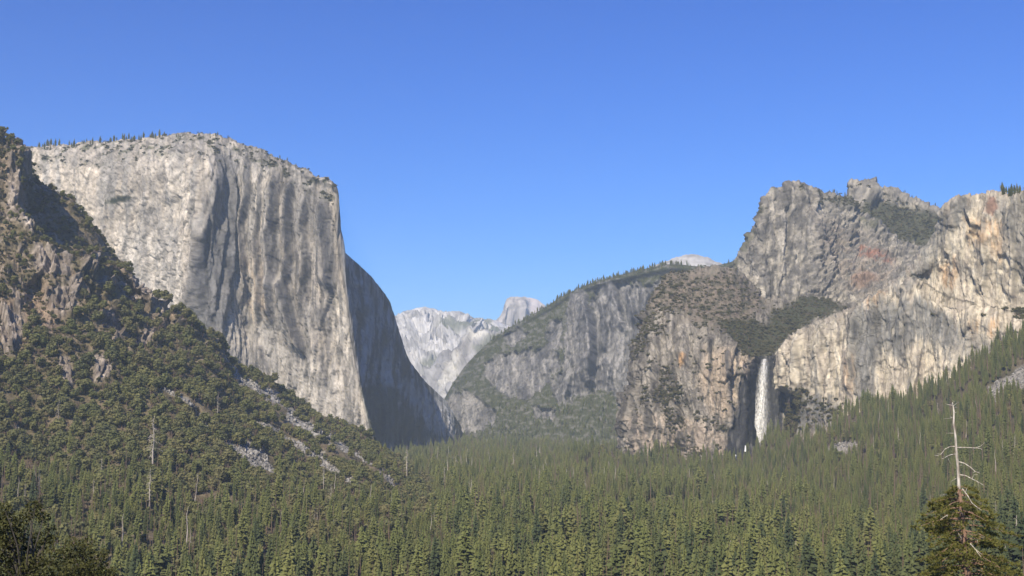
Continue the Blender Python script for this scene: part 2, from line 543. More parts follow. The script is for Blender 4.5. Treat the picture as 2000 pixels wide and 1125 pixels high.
    for poly, s in (([(472, 315), (530, 330), (528, 400), (505, 440), (478, 370)], .7),
                    ([(478, 520), (548, 530), (540, 650), (500, 660), (480, 600)], .65),
                    ([(500, 660), (600, 690), (690, 740), (722, 850), (640, 820), (540, 770)], .55),
                    ([(640, 560), (672, 560), (722, 852), (690, 840), (650, 700)], .55),
                    ([(230, 440), (370, 470), (375, 600), (300, 590), (240, 520)], .5),
                    ([(320, 310), (370, 320), (375, 420), (330, 420)], .3)):
        pale = np.maximum(pale, s * pmask(wx + 8 * bl, py + 10 * s1, poly, 14))
    c = mix(c, np.broadcast_to(PALE, g.shape), pale * (.7 + 1.2 * s1))
    c = mix(c, np.broadcast_to(np.array((.50, .38, .26)), g.shape), .55 * pmask(wx, py, [(476, 500), (520, 520), (540, 620), (500, 640), (482, 600)], 12) * sstep(-.2, .3, s2))
    # black water streaks, shade painted in the recess and beside pillars, cracks
    c = mix(c, np.broadcast_to(DARK, g.shape), .55 * sstep(.28, .55, s1) * sstep(300, 330, py) * sstep(380, 400, px) * (1 - pale))
    c = mix(c, np.broadcast_to(DARK * 1.25, g.shape), .62 * pmask(wx + 8 * s1, py, [(430, 300), (466, 330), (458, 440), (446, 560), (440, 640), (380, 640), (392, 540), (412, 420)], 9))  # recess turned from the sun: dark rock with its shade painted in
    c = mix(c, np.broadcast_to(GREY * .62, g.shape), .62 * np.clip(shade_band * 1.3, 0, 1) * sstep(-.5, .2, s2 + .5))  # shade right of each pillar edge, painted as darker rock
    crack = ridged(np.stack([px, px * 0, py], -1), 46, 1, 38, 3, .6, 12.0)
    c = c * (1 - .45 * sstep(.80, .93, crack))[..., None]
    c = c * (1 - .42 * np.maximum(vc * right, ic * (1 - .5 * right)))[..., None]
    c = mix(c, np.broadcast_to(VEG, g.shape), pmask(px + 3 * s2 * 4, py, [(213, 392), (228, 383), (252, 382), (248, 390), (225, 398), (212, 399)], 3))
    veg_top = top * sstep(0.05, .35, fbm(g, 30, 30, 30, 3, .5, 21.0)) * front
    c = mix(c, np.broadcast_to(VEG * 1.6, g.shape), veg_top * .7)
    c_e = mix(np.broadcast_to(GREY * .32, g.shape), np.broadcast_to(MID * np.array((1.02, 1.1, 1.25)), g.shape), sstep(-.3, .4, s1 + .8 * s2 + .5 * bl))  # shadowed flank: its shade put into the colour, darker and bluer
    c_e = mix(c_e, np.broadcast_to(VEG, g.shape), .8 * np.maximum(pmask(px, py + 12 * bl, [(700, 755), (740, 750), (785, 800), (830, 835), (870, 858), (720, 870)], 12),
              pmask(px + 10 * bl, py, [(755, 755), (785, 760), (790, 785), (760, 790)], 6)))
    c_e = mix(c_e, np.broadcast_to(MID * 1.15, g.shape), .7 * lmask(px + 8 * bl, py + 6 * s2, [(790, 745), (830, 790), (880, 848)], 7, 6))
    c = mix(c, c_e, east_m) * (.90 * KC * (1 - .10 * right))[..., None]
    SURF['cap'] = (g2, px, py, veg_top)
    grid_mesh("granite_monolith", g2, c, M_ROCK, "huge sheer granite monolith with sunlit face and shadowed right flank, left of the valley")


el_massif()


# ------------------------------------------------------------------ far domes at the head of the valley
def simple_mass(name, sil, depth, nu, nv, label, mat=M_FAR, base_py=None, thick=900, step=0.10, smooth=.5, disp=None, tintf=None, key=None, front_d=700):
    """sil: silhouette points (px, py, d) left to right; the face comes down and forward from it"""
    rows = [[], [], [], [], [], [], []]
    for i, (px, py, d) in enumerate(sil):
        b = base_py(px) if callable(base_py) else base_py
        rows[0].append((px, py + 160, d + thick * 1.6))
        rows[1].append((px, py + 10, d + thick * .4))
        rows[2].append((px, py, d))
        for k, f in enumerate((.12, .4, .7, 1.0)):
            rows[3 + k].append((px, py + (b - py) * f, d - front_d * (f ** .8)))
    g = grid_from_net(rows, nu, nv, smooth)
    n = grid_normals(g)
    px, py, _ = proj(g)
    D = disp(g, px, py) if disp else 0
    g2 = g + n * np.asarray(D)[..., None]
    t = tintf(g, px, py)
    if key: SURF[key] = (g2, px, py, None)
    return grid_mesh(name, g2, t, mat, label)


def d_far(g, px, py):
    q = np.stack([px + .9 * py, 0 * px, py - .5 * px], -1)
    ff, _ = cliff_facets(px + .9 * py, py - .5 * px, (22, 9), (55, 28), 19, aspect=.5)
    e = sstep(0, 26, py - np.interp(px, [735, 765, 790, 828, 885, 945, 1000], [650, 622, 610, 599, 607, 623, 640]))
    return (.12 + .88 * e) * (ff + 90 * fbm(g, 900, 900, 900, 4, .5) + 125 * (ridged(q, 60, 1, 22, 4, .55, 3.0) - .5) + 60 * ridged(g, 160, 160, 160, 4, .6, 7.0))


def t_far(g, px, py):
    q = np.stack([px + .9 * py, 0 * px, py - .5 * px], -1)
    b = 1.7 * fbm(q, 50, 1, 16, 4, .6, 5.0)
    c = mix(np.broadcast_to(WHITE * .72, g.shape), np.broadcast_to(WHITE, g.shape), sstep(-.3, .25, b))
    c = mix(c, np.broadcast_to(GREY * .8, g.shape), .75 * sstep(.08, .32, fbm(q, 34, 1, 8, 4, .6, 15.0)))  # slanted shadow streaks painted into the pale slabs
    v = np.zeros(px.shape)
    for poly in ([(905, 616), (925, 622), (965, 626), (965, 642), (935, 640)], [(925, 665), (960, 650), (975, 668), (950, 690)], [(850, 640), (890, 636), (925, 648), (880, 652)],
                 [(820, 715), (850, 700), (845, 730), (825, 735)]):
        v = np.maximum(v, pmask(px + 12 * b, py + 8 * b, poly, 5))
    kf = cliff_facets(px + .9 * py, py - .5 * px, (22, 9), (1, 1), 19, aspect=.5)[1]
    return mix(c * kf[..., None] * np.array((.92, .93, .96)), np.broadcast_to(VEG * 1.6, g.shape), v * .75)


simple_mass("bare_mountain_ridge", [(690, 700, 11000), (735, 650, 11300), (765, 622, 11500), (790, 610, 11500), (812, 602, 11500), (828, 599, 11500), (845, 604, 11500), (868, 609, 11450), (885, 607, 11400),
            (903, 609, 11400), (922, 620, 11500), (945, 623, 11600), (965, 626, 11600), (1000, 640, 11700), (1060, 660, 11700), (1120, 690, 11700)],
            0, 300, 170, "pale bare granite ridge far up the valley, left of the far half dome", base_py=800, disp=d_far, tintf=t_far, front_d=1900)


def d_wash(g, px, py):
    return cliff_facets(px, py, (26, 11), (44, 24), 23, lean=.5, aspect=2.)[0] + 40 * fbm(g, 400, 400, 500, 4) + 20 * ridged(g, 140, 140, 300, 3, .55, 3.0) + 14 * ridged(g, 60, 60, 110, 3, .55, 3.0)


def t_wash(g, px, py):
    b = fbm(g, 160, 160, 420, 4, .6, 2.0)
    c = mix(np.broadcast_to(GREY * 1.3, g.shape), np.broadcast_to(WHITE * .8, g.shape), sstep(-.3, .4, b))
    c = mix(c, np.broadcast_to(np.array((.72, .69, .60)), g.shape), .9 * np.maximum(pmask(px + 8 * b, py, [(893, 693), (905, 705), (898, 735), (885, 755), (868, 765), (872, 735), (880, 712)], 7),
            pmask(px, py + 4 * b, [(955, 645), (925, 655), (905, 672), (912, 676), (940, 660), (956, 652)], 4)))
    c = c * (cliff_facets(px, py, (26, 11), (1, 1), 23, lean=.5, aspect=2.)[1])[..., None] * np.array((.80, .81, .84))
    return mix(c, np.broadcast_to(VEG * 1.5, g.shape), .7 * pmask(px + 10 * b, py + 8 * b, [(925, 680), (960, 655), (990, 665), (960, 700), (935, 700)], 6))


simple_mass("granite_valley_wall", [(800, 790, 9000), (835, 735, 8900), (862, 700, 8800), (885, 680, 8700), (905, 668, 8700), (930, 652, 8700), (955, 643, 8700), (975, 655, 8700), (1010, 680, 8700), (1080, 720, 8700)],
            0, 220, 130, "grey granite valley wall with a bright cream rockfall scar below the far dome", base_py=870, disp=d_wash, tintf=t_wash, front_d=900)


def half_dome():
    rows = [[] for _ in range(8)]
    cols = [(940, 690, 12900, 12600), (953, 668, 12800, 12500), (958, 650, 12750, 12500), (966, 629, 12750, 12480), (978, 616, 12800, 12500), (987, 604, 12850, 12520), (989, 590, 12900, 12540), (994, 582, 12950, 12560), (1006, 580, 13000, 12600),
            (1022, 579, 13050, 12660), (1036, 581, 13050, 12760), (1050, 586, 13050, 12800), (1061, 594, 13060, 12850), (1072, 603, 13080, 12900), (1095, 622, 13150, 12950), (1130, 650, 13200, 13000)]
    for i, (px, py, d, f) in enumerate(cols):
        rows[0].append((px + 10, py + 120, d + 1600))
        rows[1].append((px + 4, py + 6, d + 450))
        rows[2].append((px, py, d))
        rows[3].append((px, py + 8, (d + f) / 2 + 40 if px > 1030 else f + 40))
        for k, yy in enumerate((25, 50, 80, 130)):
            rows[4 + k].append((px - k * .5, py + yy, f - 10 * k - (120 * k if px > 1030 else 0)))
    g = grid_from_net(rows, 190, 120, .5)
    n = grid_normals(g)
    px, py, _ = proj(g)
    face = 1 - sstep(1024, 1036, px + .35 * (py - 590) * -1)
    D = .0 * px + .6 * face * cliff_facets(px, py, (16, 8), (16, 8), 25, aspect=3)[0] * sstep(2, 12, py - 585) + 20 * fbm(g, 320, 320, 500, 4) + face * 30 * (ridged(g, 120, 120, 700, 3, .55, 3.0) - .5) + 50 * saw(px, py, [(1022, 590), (1020, 610), (1016, 650)], 16, 5) + 24 * saw(px, py, [(1004, 600), (1000, 630), (996, 660)], 10, 4)
    s = 1.7 * fbm(g, 90, 90, 600, 4, .6)
    c = mix(np.broadcast_to(MID * .95, g.shape), np.broadcast_to(PALE * .95, g.shape), sstep(-.3, .4, s))
    c2 = mix(np.broadcast_to(np.array((.50, .44, .41)), g.shape), np.broadcast_to(np.array((.56, .51, .48)), g.shape), sstep(-.3, .3, fbm(g, 200, 200, 100, 3)))
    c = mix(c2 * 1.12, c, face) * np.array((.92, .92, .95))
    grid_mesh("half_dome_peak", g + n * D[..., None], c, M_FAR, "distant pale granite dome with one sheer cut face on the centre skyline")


half_dome()


def t_sent(g, px, py):
    b = fbm(g, 120, 120, 60, 4, .6)
    c = mix(np.broadcast_to(WHITE * .5, g.shape), np.broadcast_to(WHITE * .82, g.shape), sstep(-.3, .3, b))
    return mix(c, np.broadcast_to(VEG * 1.6, g.shape), .8 * sstep(.2, .4, fbm(g, 60, 60, 40, 3, .6, 8.0)) * sstep(503, 515, py))


simple_mass("bald_granite_dome", [(1255, 530, 8000), (1285, 515, 8000), (1305, 507, 8000), (1325, 499, 8000), (1340, 494, 8000), (1356, 492, 8000), (1370, 494, 8000), (1385, 500, 8000), (1400, 509, 8000), (1425, 520, 8000), (1460, 535, 8000)],
            0, 150, 60, "small bald pale dome peeping over the wooded ridge", base_py=560, front_d=600,
            disp=lambda g, px, py: 25 * fbm(g, 200, 200, 200, 4) + 12 * ridged(g, 80, 80, 40, 3), tintf=t_sent)


# ------------------------------------------------------------------ wooded ridge with grey spires in the middle distance
H_CLIFF = [[(1100, 690), (1103, 620), (1113, 575), (1133, 562), (1148, 575), (1152, 600), (1160, 570), (1172, 552), (1192, 546), (1205, 556), (1215, 550), (1240, 546), (1262, 560), (1300, 540),
            (1320, 560), (1300, 620), (1262, 700), (1240, 760), (1225, 800), (1205, 770), (1170, 760), (1150, 765), (1125, 775), (1105, 792), (1090, 785), (1078, 770), (1075, 750), (1095, 720)],
           [(955, 705), (975, 690), (1000, 684), (1040, 682), (1080, 676), (1092, 705), (1086, 735), (1066, 748), (1045, 764), (1020, 778), (990, 772), (962, 755), (945, 730)],
           [(885, 760), (915, 762), (945, 785), (968, 800), (972, 815), (945, 838), (900, 850), (885, 820), (870, 790)],
           [(1072, 625), (1100, 618), (1096, 680), (1066, 690), (1062, 650)], [(985, 655), (1010, 640), (1030, 648), (1010, 668), (985, 672)], [(1040, 792), (1085, 800), (1080, 820), (1045, 815)]]


def wooded_ridge():
    sil = [(830, 835, 6100), (862, 790, 6100), (885, 748, 6080), (908, 716, 6050), (930, 692, 6010), (962, 662, 5950), (1000, 637, 5870), (1035, 617, 5800), (1065, 600, 5730), (1098, 578, 5660), (1130, 562, 5600),
           (1165, 549, 5530), (1200, 540, 5460), (1260, 525, 5360), (1310, 516, 5280), (1380, 521, 5200), (1420, 514, 5150), (1450, 505, 5120), (1520, 520, 5100)]
    rows = [[] for _ in range(9)]
    for px, py, d in sil:
        b = 872
        db = 5050 - .25 * (px - 900)
        rows[0].append((px, py + 90, d + 1600)); rows[1].append((px, py + 5, d + 350)); rows[2].append((px, py, d))
        for k, f in enumerate((.06, .2, .4, .6, .8, 1.0)):
            rows[3 + k].append((px, py + (b - py) * f, d + (db - d) * f ** .85))
    g = grid_from_net(rows, 480, 300, .6)
    n = grid_normals(g)
    px, py, _ = proj(g)
    fw = -g / np.linalg.norm(g, axis=-1, keepdims=True)
    n = n * .35 + fw * .65
    b1 = fbm(np.stack([px, 0 * px, py], -1), 30, 1, 30, 4, .6, 3.0)
    b2 = fbm(np.stack([px, 0 * px, py], -1), 9, 1, 14, 3, .6, 23.0)
    cm = np.zeros(px.shape)
    for poly in H_CLIFF:
        cm = np.maximum(cm, pmask(px + 16 * b1 + 8 * b2, py + 14 * b1 + 12 * b2, poly, 3))
    D = 60 * fbm(g, 500, 500, 300, 3) + 10 * fbm(g, 90, 90, 60, 3)
    dc = 0
    wx = px + 5 * b1
    for line, wl, wr, A in (([(1143, 565), (1152, 620), (1158, 690), (1152, 760)], 45, 9, 150), ([(1115, 575), (1110, 640), (1108, 700)], 14, 6, 50), ([(1196, 548), (1205, 600), (1222, 650)], 30, 8, 90),
                            ([(1222, 550), (1232, 590), (1245, 640)], 18, 6, 70), ([(1172, 570), (1178, 620), (1182, 690)], 16, 6, 50), ([(1262, 560), (1258, 620), (1262, 680)], 18, 8, 50),
                            ([(1120, 690), (1112, 740), (1102, 792)], 22, 8, 60), ([(1180, 690), (1188, 730), (1200, 770)], 20, 6, 50)):
        dc = dc + A * saw(wx, py, line, wl, wr)
    dc = dc + 44 * (ridged(g, 75, 75, 500, 3, .5, 5.0) - .35) + 9 * ridged(g, 30, 30, 120, 3, .6, 2.0)
    se = sstep(2, 30, py - np.interp(px, [a[0] for a in sil], [a[1] for a in sil]))
    ff, kf = cliff_facets(px, py, (26, 12, 6), (24, 14, 8), 5, aspect=4.0)
    D = D * (.2 + .8 * se) + cm * (dc * .95 - 40 + .35 * ff) * (.12 + .88 * se) + (1 - cm) * .2 * ff * se
    g2 = g + n * D[..., None]
    s = 1.7 * fbm(np.stack([wx, 0 * px, py], -1), 9, 1, 50, 4, .6, 1.0)
    rock = mix(np.broadcast_to(GREY * .92, g.shape), np.broadcast_to(MID * 1.12, g.shape), sstep(-.35, .4, s + .5 * b1))
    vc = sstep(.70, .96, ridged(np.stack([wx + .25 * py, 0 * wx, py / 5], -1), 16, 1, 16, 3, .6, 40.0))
    rock = rock * (1 - .5 * vc)[..., None]  # shade of the clefts painted in as dark crack lines
    rock = mix(rock, np.broadcast_to(PALE, g.shape), .75 * np.maximum.reduce([
        lmask(px + 6 * b1, py, [(1180, 580), (1205, 608), (1226, 640)], 3, 3), lmask(px + 8 * b1, py, [(1226, 640), (1212, 690), (1206, 740), (1200, 775), (1168, 812)], 5, 4),
        pmask(px + 20 * b1, py + 12 * b1, [(1160, 690), (1200, 695), (1200, 755), (1165, 752)], 10) * sstep(-.1, .3, s),
        lmask(px, py + 5 * b1, [(1085, 700), (1060, 705), (1065, 730), (1085, 730)], 2, 3), lmask(px + 8 * b1, py, [(1110, 735), (1085, 760), (1040, 785), (1010, 800)], 3, 3) * .8]))
    soil = mix(np.broadcast_to(VEG * 1.15, g.shape), np.broadcast_to(np.array((.15, .148, .142)), g.shape), .85 * sstep(-.02, .22, fbm(np.stack([px + py * .5, 0 * px, py], -1), 13, 1, 7, 4, .75, 9.0)))
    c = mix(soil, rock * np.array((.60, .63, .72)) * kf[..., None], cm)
    SURF['ridge'] = (g2, px, py, (1 - cm) * (1 - .8 * sstep(.0, .35, fbm(np.stack([px + py * .5, 0 * px, py], -1), 13, 1, 7, 4, .75, 9.0))))
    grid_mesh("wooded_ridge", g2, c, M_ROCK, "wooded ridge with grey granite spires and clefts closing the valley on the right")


wooded_ridge()


# ------------------------------------------------------------------ right side: two rock summits, buttress by the fall, streaked wall
def far_summit():
    sil = [(1610, 430, 4300), (1640, 400, 4250), (1656, 380, 4200), (1659, 356, 4180), (1672, 351, 4180), (1695, 353, 4180), (1712, 362, 4200), (1740, 369, 4200), (1762, 380, 4200), (1785, 388, 4200), (1812, 400, 4180), (1850, 408, 4150), (1900, 420, 4100), (1960, 440, 4100)]
    rows = [[] for _ in range(7)]
    for px, py, d in sil:
        rows[0].append((px, py + 120, d + 900)); rows[1].append((px, py + 8, d + 160)); rows[2].append((px, py, d))
        steep = 1 if px < 1780 else .3
        rows[3].append((px, py + 22, d - 25 - 25 * (1 - steep))); rows[4].append((px, py + 50, d - 90)); rows[5].append((px, py + 100, d - 260)); rows[6].append((px, py + 200, d - 520))
    g = grid_from_net(rows, 240, 170, .45)
    n = grid_normals(g); px, py, _ = proj(g)
    b = fbm(np.stack([px, 0 * px, py], -1), 24, 1, 18, 4, .6, 7.0)
    ff, kf = cliff_facets(px, py, (20, 9), (12, 7), 9, aspect=2.0)
    D = ff + 12 * fbm(g, 90, 90, 70, 4) + 8 * ridged(g, 40, 40, 60, 3, .55) + 40 * saw(px, py, [(1700, 358), (1705, 385), (1712, 400)], 40, 10)
    g2 = g + n * D[..., None]
    c = mix(np.broadcast_to(GREY * .95, g.shape), np.broadcast_to(MID * 1.05, g.shape), sstep(-.3, .35, b))
    c = c * (.76 * kf)[..., None]
    vm = pmask(px + 14 * b, py + 8 * b, [(1692, 400), (1740, 400), (1800, 412), (1850, 425), (1840, 450), (1815, 480), (1780, 478), (1720, 455), (1680, 425)], 8)
    c = mix(c, np.broadcast_to(VEG, g.shape), .85 * vm)
    SURF['far_summit'] = (g2, px, py, np.maximum(vm * .9, .25 * (py < 480) * sstep(.0, .3, b)))
    grid_mesh("rear_rock_summit", g2, c, M_ROCK, "blocky rear rock summit with a dark green brush field on its right shoulder")


def main_summit():
    sil = [(1395, 600, 3850), (1420, 556, 3820), (1436, 527, 3800), (1450, 495, 3780), (1459, 468, 3760), (1472, 450, 3740), (1487, 433, 3720), (1491, 410, 3720), (1497, 390, 3720), (1512, 374, 3740), (1532, 364, 3760), (1555, 363, 3780), (1582, 368, 3800),
           (1606, 377, 3830), (1630, 384, 3860), (1655, 392, 3880), (1676, 418, 3880), (1708, 440, 3860), (1750, 468, 3840), (1790, 486, 3820), (1830, 505, 3800), (1880, 530, 3800)]
    rows = [[] for _ in range(9)]
    for i, (px, py, d) in enumerate(sil):
        b = 640
        fr = float(np.interp(px, [1395, 1440, 1500, 1560, 1660, 1800], [30, 60, 130, 210, 330, 380]))
        rows[0].append((px + 20, py + 150, d + 900)); rows[1].append((px + 8, py + 12, d + 190)); rows[2].append((px, py, d))
        for k, f in enumerate((.05, .2, .4, .6, .8, 1.0)):
            rows[3 + k].append((px - (8 * f if px < 1500 else 0), py + (b - py) * f, d - 20 - fr * f ** .9))
    g = grid_from_net(rows, 330, 260, .5)
    n = grid_normals(g); px, py, _ = proj(g)
    b = fbm(np.stack([px - .3 * py, 0 * px, py], -1), 40, 1, 40, 5, .6, 4.0)
    q = np.stack([px - .45 * py, 0 * px, py + .45 * px], -1)
    diag = ridged(q, 30, 1, 12, 4, .55, 3.0)
    vert = ridged(g, 34, 34, 140, 4, .55, 6.0)
    lf = 1 - sstep(1560, 1640, px + .3 * (py - 450))
    fa, ka = cliff_facets(px, py, (34, 14, 6), (14, 7, 3), 11, aspect=3.0)
    fb, kb = cliff_facets(px - .5 * py, py + .5 * px, (30, 13, 6), (13, 8, 4), 13, aspect=.5)
    ff = fa * lf + fb * (1 - lf); kf = ka * lf + kb * (1 - lf)
    D = ff + 18 * fbm(g, 160, 160, 160, 4) + 12 * lf * vert + 8 * (1 - lf) * diag + 5 * ridged(g, 26, 26, 18, 3, .55, 9.0)
    for line, wl, wr, A in (([(1560, 366), (1575, 420), (1600, 480), (1640, 560)], 60, 14, 26), ([(1490, 400), (1486, 470), (1478, 560)], 8, 10, 12), ([(1525, 380), (1530, 460), (1520, 560)], 26, 8, 18), ([(1588, 385), (1586, 420)], 10, 4, 18)):
        D = D + A * saw(px + 6 * b, py, line, wl, wr)
    g2 = g + n * D[..., None]
    s = 1.7 * fbm(np.stack([px, 0 * px, py], -1), 12, 1, 30, 4, .6, 1.0)
    sm = 1.7 * fbm(q, 20, 1, 6, 4, .6, 2.0)
    c = mix(np.broadcast_to(GREY * .95, g.shape), np.broadcast_to(MID * 1.18, g.shape), sstep(-.35, .4, s * lf + sm * (1 - lf) + .3 * b))
    c = mix(c, np.broadcast_to(PALE * 1.0, g.shape), .6 * pmask(px + 14 * b, py + 14 * b, [(1500, 480), (1550, 470), (1570, 520), (1560, 580), (1530, 600), (1490, 570)], 14) * sstep(-.1, .35, s))
    c = mix(c, np.broadcast_to(np.array((.29, .23, .20)), g.shape), .5 * pmask(px + 14 * b, py + 14 * b, [(1580, 420), (1700, 470), (1760, 520), (1700, 580), (1640, 560), (1590, 480)], 16) * sstep(-.3, .3, sm))
    c = mix(c, np.broadcast_to(np.array((.38, .13, .075)), g.shape), .6 * pmask(px + 14 * sm, py + 8 * b, [(1678, 478), (1692, 482), (1720, 495), (1748, 508), (1742, 516), (1710, 508), (1680, 500)], 6) * sstep(-.35, .1, sm))
    c = mix(c, np.broadcast_to(np.array((.36, .20, .13)), g.shape), .45 * pmask(px + 14 * sm, py + 8 * b, [(1660, 540), (1690, 530), (1720, 545), (1690, 560), (1662, 555)], 6))
    blk = ridged(np.stack([px, 0 * px, py * 1.6], -1), 20, 1, 20, 3, .6, 30.0)
    c = c * (.74 * kf * (1 - .5 * sstep(.80, .92, blk)))[..., None]
    tm = (1 - sstep(6, 26, py - np.interp(px, [a[0] for a in sil], [a[1] for a in sil]))) * sstep(-.05, .15, b)
    c = mix(c, np.broadcast_to(VEG * 1.2, g.shape), .6 * tm)
    SURF['summit'] = (g2, px, py, tm)
    grid_mesh("front_rock_summit", g2, c, M_ROCK, "rounded grey rock summit with a rust red stain above the waterfall basin")


BOWL = [(1405, 632), (1440, 625), (1490, 640), (1530, 600), (1570, 585), (1625, 585), (1650, 605), (1600, 625), (1560, 645), (1530, 672), (1505, 695), (1480, 700), (1448, 688), (1425, 670)]


def fall_buttress():
    # columns left to right; each a list (py, d) going down
    C = [
        (1296, [(560, 3500), (575, 3420), (620, 3330), (680, 3250), (740, 3200), (800, 3170), (850, 3150), (915, 3130)]),
        (1302, [(540, 3430), (550, 3350), (600, 3240), (660, 3150), (730, 3090), (790, 3050), (850, 3030), (915, 3010)]),
        (1330, [(532, 3450), (545, 3380), (590, 3220), (640, 3080), (710, 3000), (780, 2960), (845, 2935), (915, 2920)]),
        (1365, [(530, 3480), (545, 3400), (590, 3250), (640, 3060), (710, 2960), (780, 2920), (845, 2890), (915, 2870)]),
        (1400, [(528, 3500), (545, 3430), (590, 3280), (645, 3050), (710, 2930), (780, 2890), (845, 2855), (915, 2830)]),
        (1430, [(530, 3540), (550, 3450), (600, 3280), (660, 3030), (710, 2905), (780, 2880), (845, 2850), (915, 2820)]),
        (1455, [(545, 3580), (570, 3480), (620, 3260), (680, 3040), (708, 2910), (780, 2890), (845, 2860), (915, 2820)]),
        (1468, [(555, 3600), (580, 3480), (630, 3250), (688, 3050), (706, 2960), (780, 2940), (845, 2900), (915, 2830)]),
        (1478, [(560, 3600), (585, 3480), (635, 3250), (690, 3060), (703, 3030), (780, 3020), (850, 2980), (915, 2840)]),
        (1492, [(575, 3620), (595, 3480), (640, 3250), (690, 3070), (701, 3060), (780, 3055), (855, 3020), (915, 2840)]),
        (1510, [(580, 3620), (600, 3480), (640, 3260), (685, 3080), (700, 3065), (780, 3055), (855, 3010), (915, 2840)]),
        (1550, [(580, 3620), (600, 3480), (625, 3350), (660, 3200), (690, 3130), (780, 3080), (850, 3000), (915, 2860)]),
        (1620, [(585, 3650), (600, 3500), (620, 3400), (650, 3300), (700, 3200), (780, 3100), (850, 3000), (915, 2860)]),
        (1720, [(585, 3650), (600, 3550), (620, 3450), (650, 3350), (700, 3250), (780, 3150), (850, 3050), (915, 2900)])]
    lean = lambda px, py: px - (min(1, max(0, (1440 - px) / 110))) * float(np.interp(py, [535, 600, 680, 760, 830, 915], [0, 36, 60, 76, 84, 84]))
    rows = [[] for _ in range(10)]
    for px, pts in C:
        rows[0].append((px + 20, pts[0][0] + 60, pts[0][1] + 900)); rows[1].append((px + 8, pts[0][0] + 8, pts[0][1] + 150))
        for k, (y, d) in enumerate(pts):
            rows[2 + k].append((lean(px, y), y, d))
    g = grid_from_net(rows, 380, 400, .35)
    n = grid_normals(g); px, py, _ = proj(g)
    b = fbm(np.stack([px, 0 * px, py], -1), 34, 1, 34, 5, .6, 14.0)
    s = 1.7 * fbm(np.stack([px + 3 * b, 0 * px, py], -1), 8, 1, 55, 4, .6, 1.0)
    bowl = pmask(px + 14 * b, py + 10 * b, BOWL, 7)
    scrub = pmask(px + 14 * b, py, [(1300, 530), (1440, 535), (1500, 590), (1450, 640), (1420, 650), (1380, 640), (1330, 620), (1290, 600), (1270, 620), (1265, 590)], 16)
    alc = pmask(px + 10 * b, py, [(1478, 696), (1516, 696), (1526, 740), (1532, 880), (1500, 890), (1430, 912), (1412, 892), (1430, 825), (1448, 765), (1464, 715)], 4)
    cl = (1 - bowl) * (1 - scrub)
    ff, kf = cliff_facets(px, py, (36, 14, 6), (11, 6, 2.5), 15, lean=-.18, aspect=2.6)
    D = cl * ff + .4 * (1 - cl) * ff + 16 * fbm(g, 160, 160, 160, 4) + cl * (7 * ridged(g, 34, 34, 110, 4, .55, 3.0) + 5 * ridged(g, 20, 20, 26, 3, .5, 13.0)) + (1 - cl) * 9 * ridged(g, 40, 40, 30, 4, .6, 4.0)
    for line, wl, wr, A in (([(1424, 690), (1425, 760), (1428, 850)], 14, 4, 26), ([(1390, 650), (1385, 720), (1392, 800)], 40, 8, 22), ([(1330, 640), (1340, 720), (1365, 800)], 40, 14, 34), ([(1290, 640), (1280, 720), (1270, 800), (1262, 870)], 30, 8, 30),
                            ([(1310, 760), (1325, 830), (1340, 880)], 26, 8, 22), ([(1448, 720), (1444, 790), (1440, 870)], 8, 4, 14), ([(1463, 730), (1457, 800), (1452, 860)], 6, 4, 14)):
        D = D + .7 * A * saw(px + 9 * b, py, line, wl, wr)
    g2 = g + n * (D * (1 - .55 * alc))[..., None]
    rock = mix(np.broadcast_to(np.array((.17, .152, .132)), g.shape), np.broadcast_to(np.array((.30, .268, .23)), g.shape), sstep(-.4, .35, s + .6 * b))
    rock = mix(rock, np.broadcast_to(np.array((.46, .36, .27)), g.shape), .75 * pmask(px + 12 * b, py + 12 * b, [(1375, 690), (1480, 690), (1465, 730), (1432, 810), (1400, 830), (1365, 760)], 14) * sstep(-.45, .1, s))
    rock = mix(rock, np.broadcast_to(np.array((.42, .33, .26)), g.shape), .6 * pmask(px + 12 * b, py + 12 * b, [(1232, 820), (1320, 810), (1420, 850), (1420, 890), (1240, 890)], 12) * sstep(-.3, .2, s))
    rock = mix(rock, np.broadcast_to(ORANGE * 1.1, g.shape), .8 * pmask(px + 4 * b, py, [(1328, 704), (1342, 704), (1340, 718), (1330, 722)], 4))
    rock = mix(rock, np.broadcast_to(DARK, g.shape), .8 * lmask(px + 2 * b, py, [(1421, 700), (1424, 760), (1427, 830)], 2.2, 2))
    blk = ridged(np.stack([px, 0 * px, py], -1), 22, 1, 26, 3, .6, 30.0)
    rock = rock * (.92 * kf * (1 - .5 * sstep(.80, .92, blk)))[..., None]
    slope = mix(np.broadcast_to(np.array((.215, .175, .14)), g.shape), np.broadcast_to(np.array((.12, .11, .075)), g.shape), sstep(-.2, .3, fbm(np.stack([px, 0 * px, py], -1), 14, 1, 9, 4, .6, 3.0)))
    c = mix(rock, slope, scrub)
    c = mix(c, np.broadcast_to(VEG * 1.1, g.shape), bowl * .9)
    wet = mix(np.broadcast_to(np.array((.045, .045, .05)), g.shape), np.broadcast_to(np.array((.13, .125, .12)), g.shape), sstep(.15, .65, s))
    c = mix(c, wet, alc)
    vm = np.zeros(px.shape)
    for poly in ([(1262, 760), (1330, 760), (1345, 790), (1310, 800), (1340, 830), (1318, 850), (1290, 800), (1255, 800)], [(1270, 710), (1310, 720), (1330, 760), (1300, 760)], [(1360, 815), (1420, 835), (1420, 845), (1370, 835)],
                 [(1310, 870), (1345, 860), (1380, 895), (1300, 895)], [(1240, 600), (1300, 560), (1310, 620), (1270, 680), (1240, 700)]):
        vm = np.maximum(vm, pmask(px + 16 * b, py + 10 * b, poly, 8))
    vd = np.clip(bowl * 1.0 + .42 * scrub + .8 * vm * cl + .035 * cl * (1 - alc), 0, 1) * (1 - alc)
    SURF['buttress'] = (g2, px, py, vd)
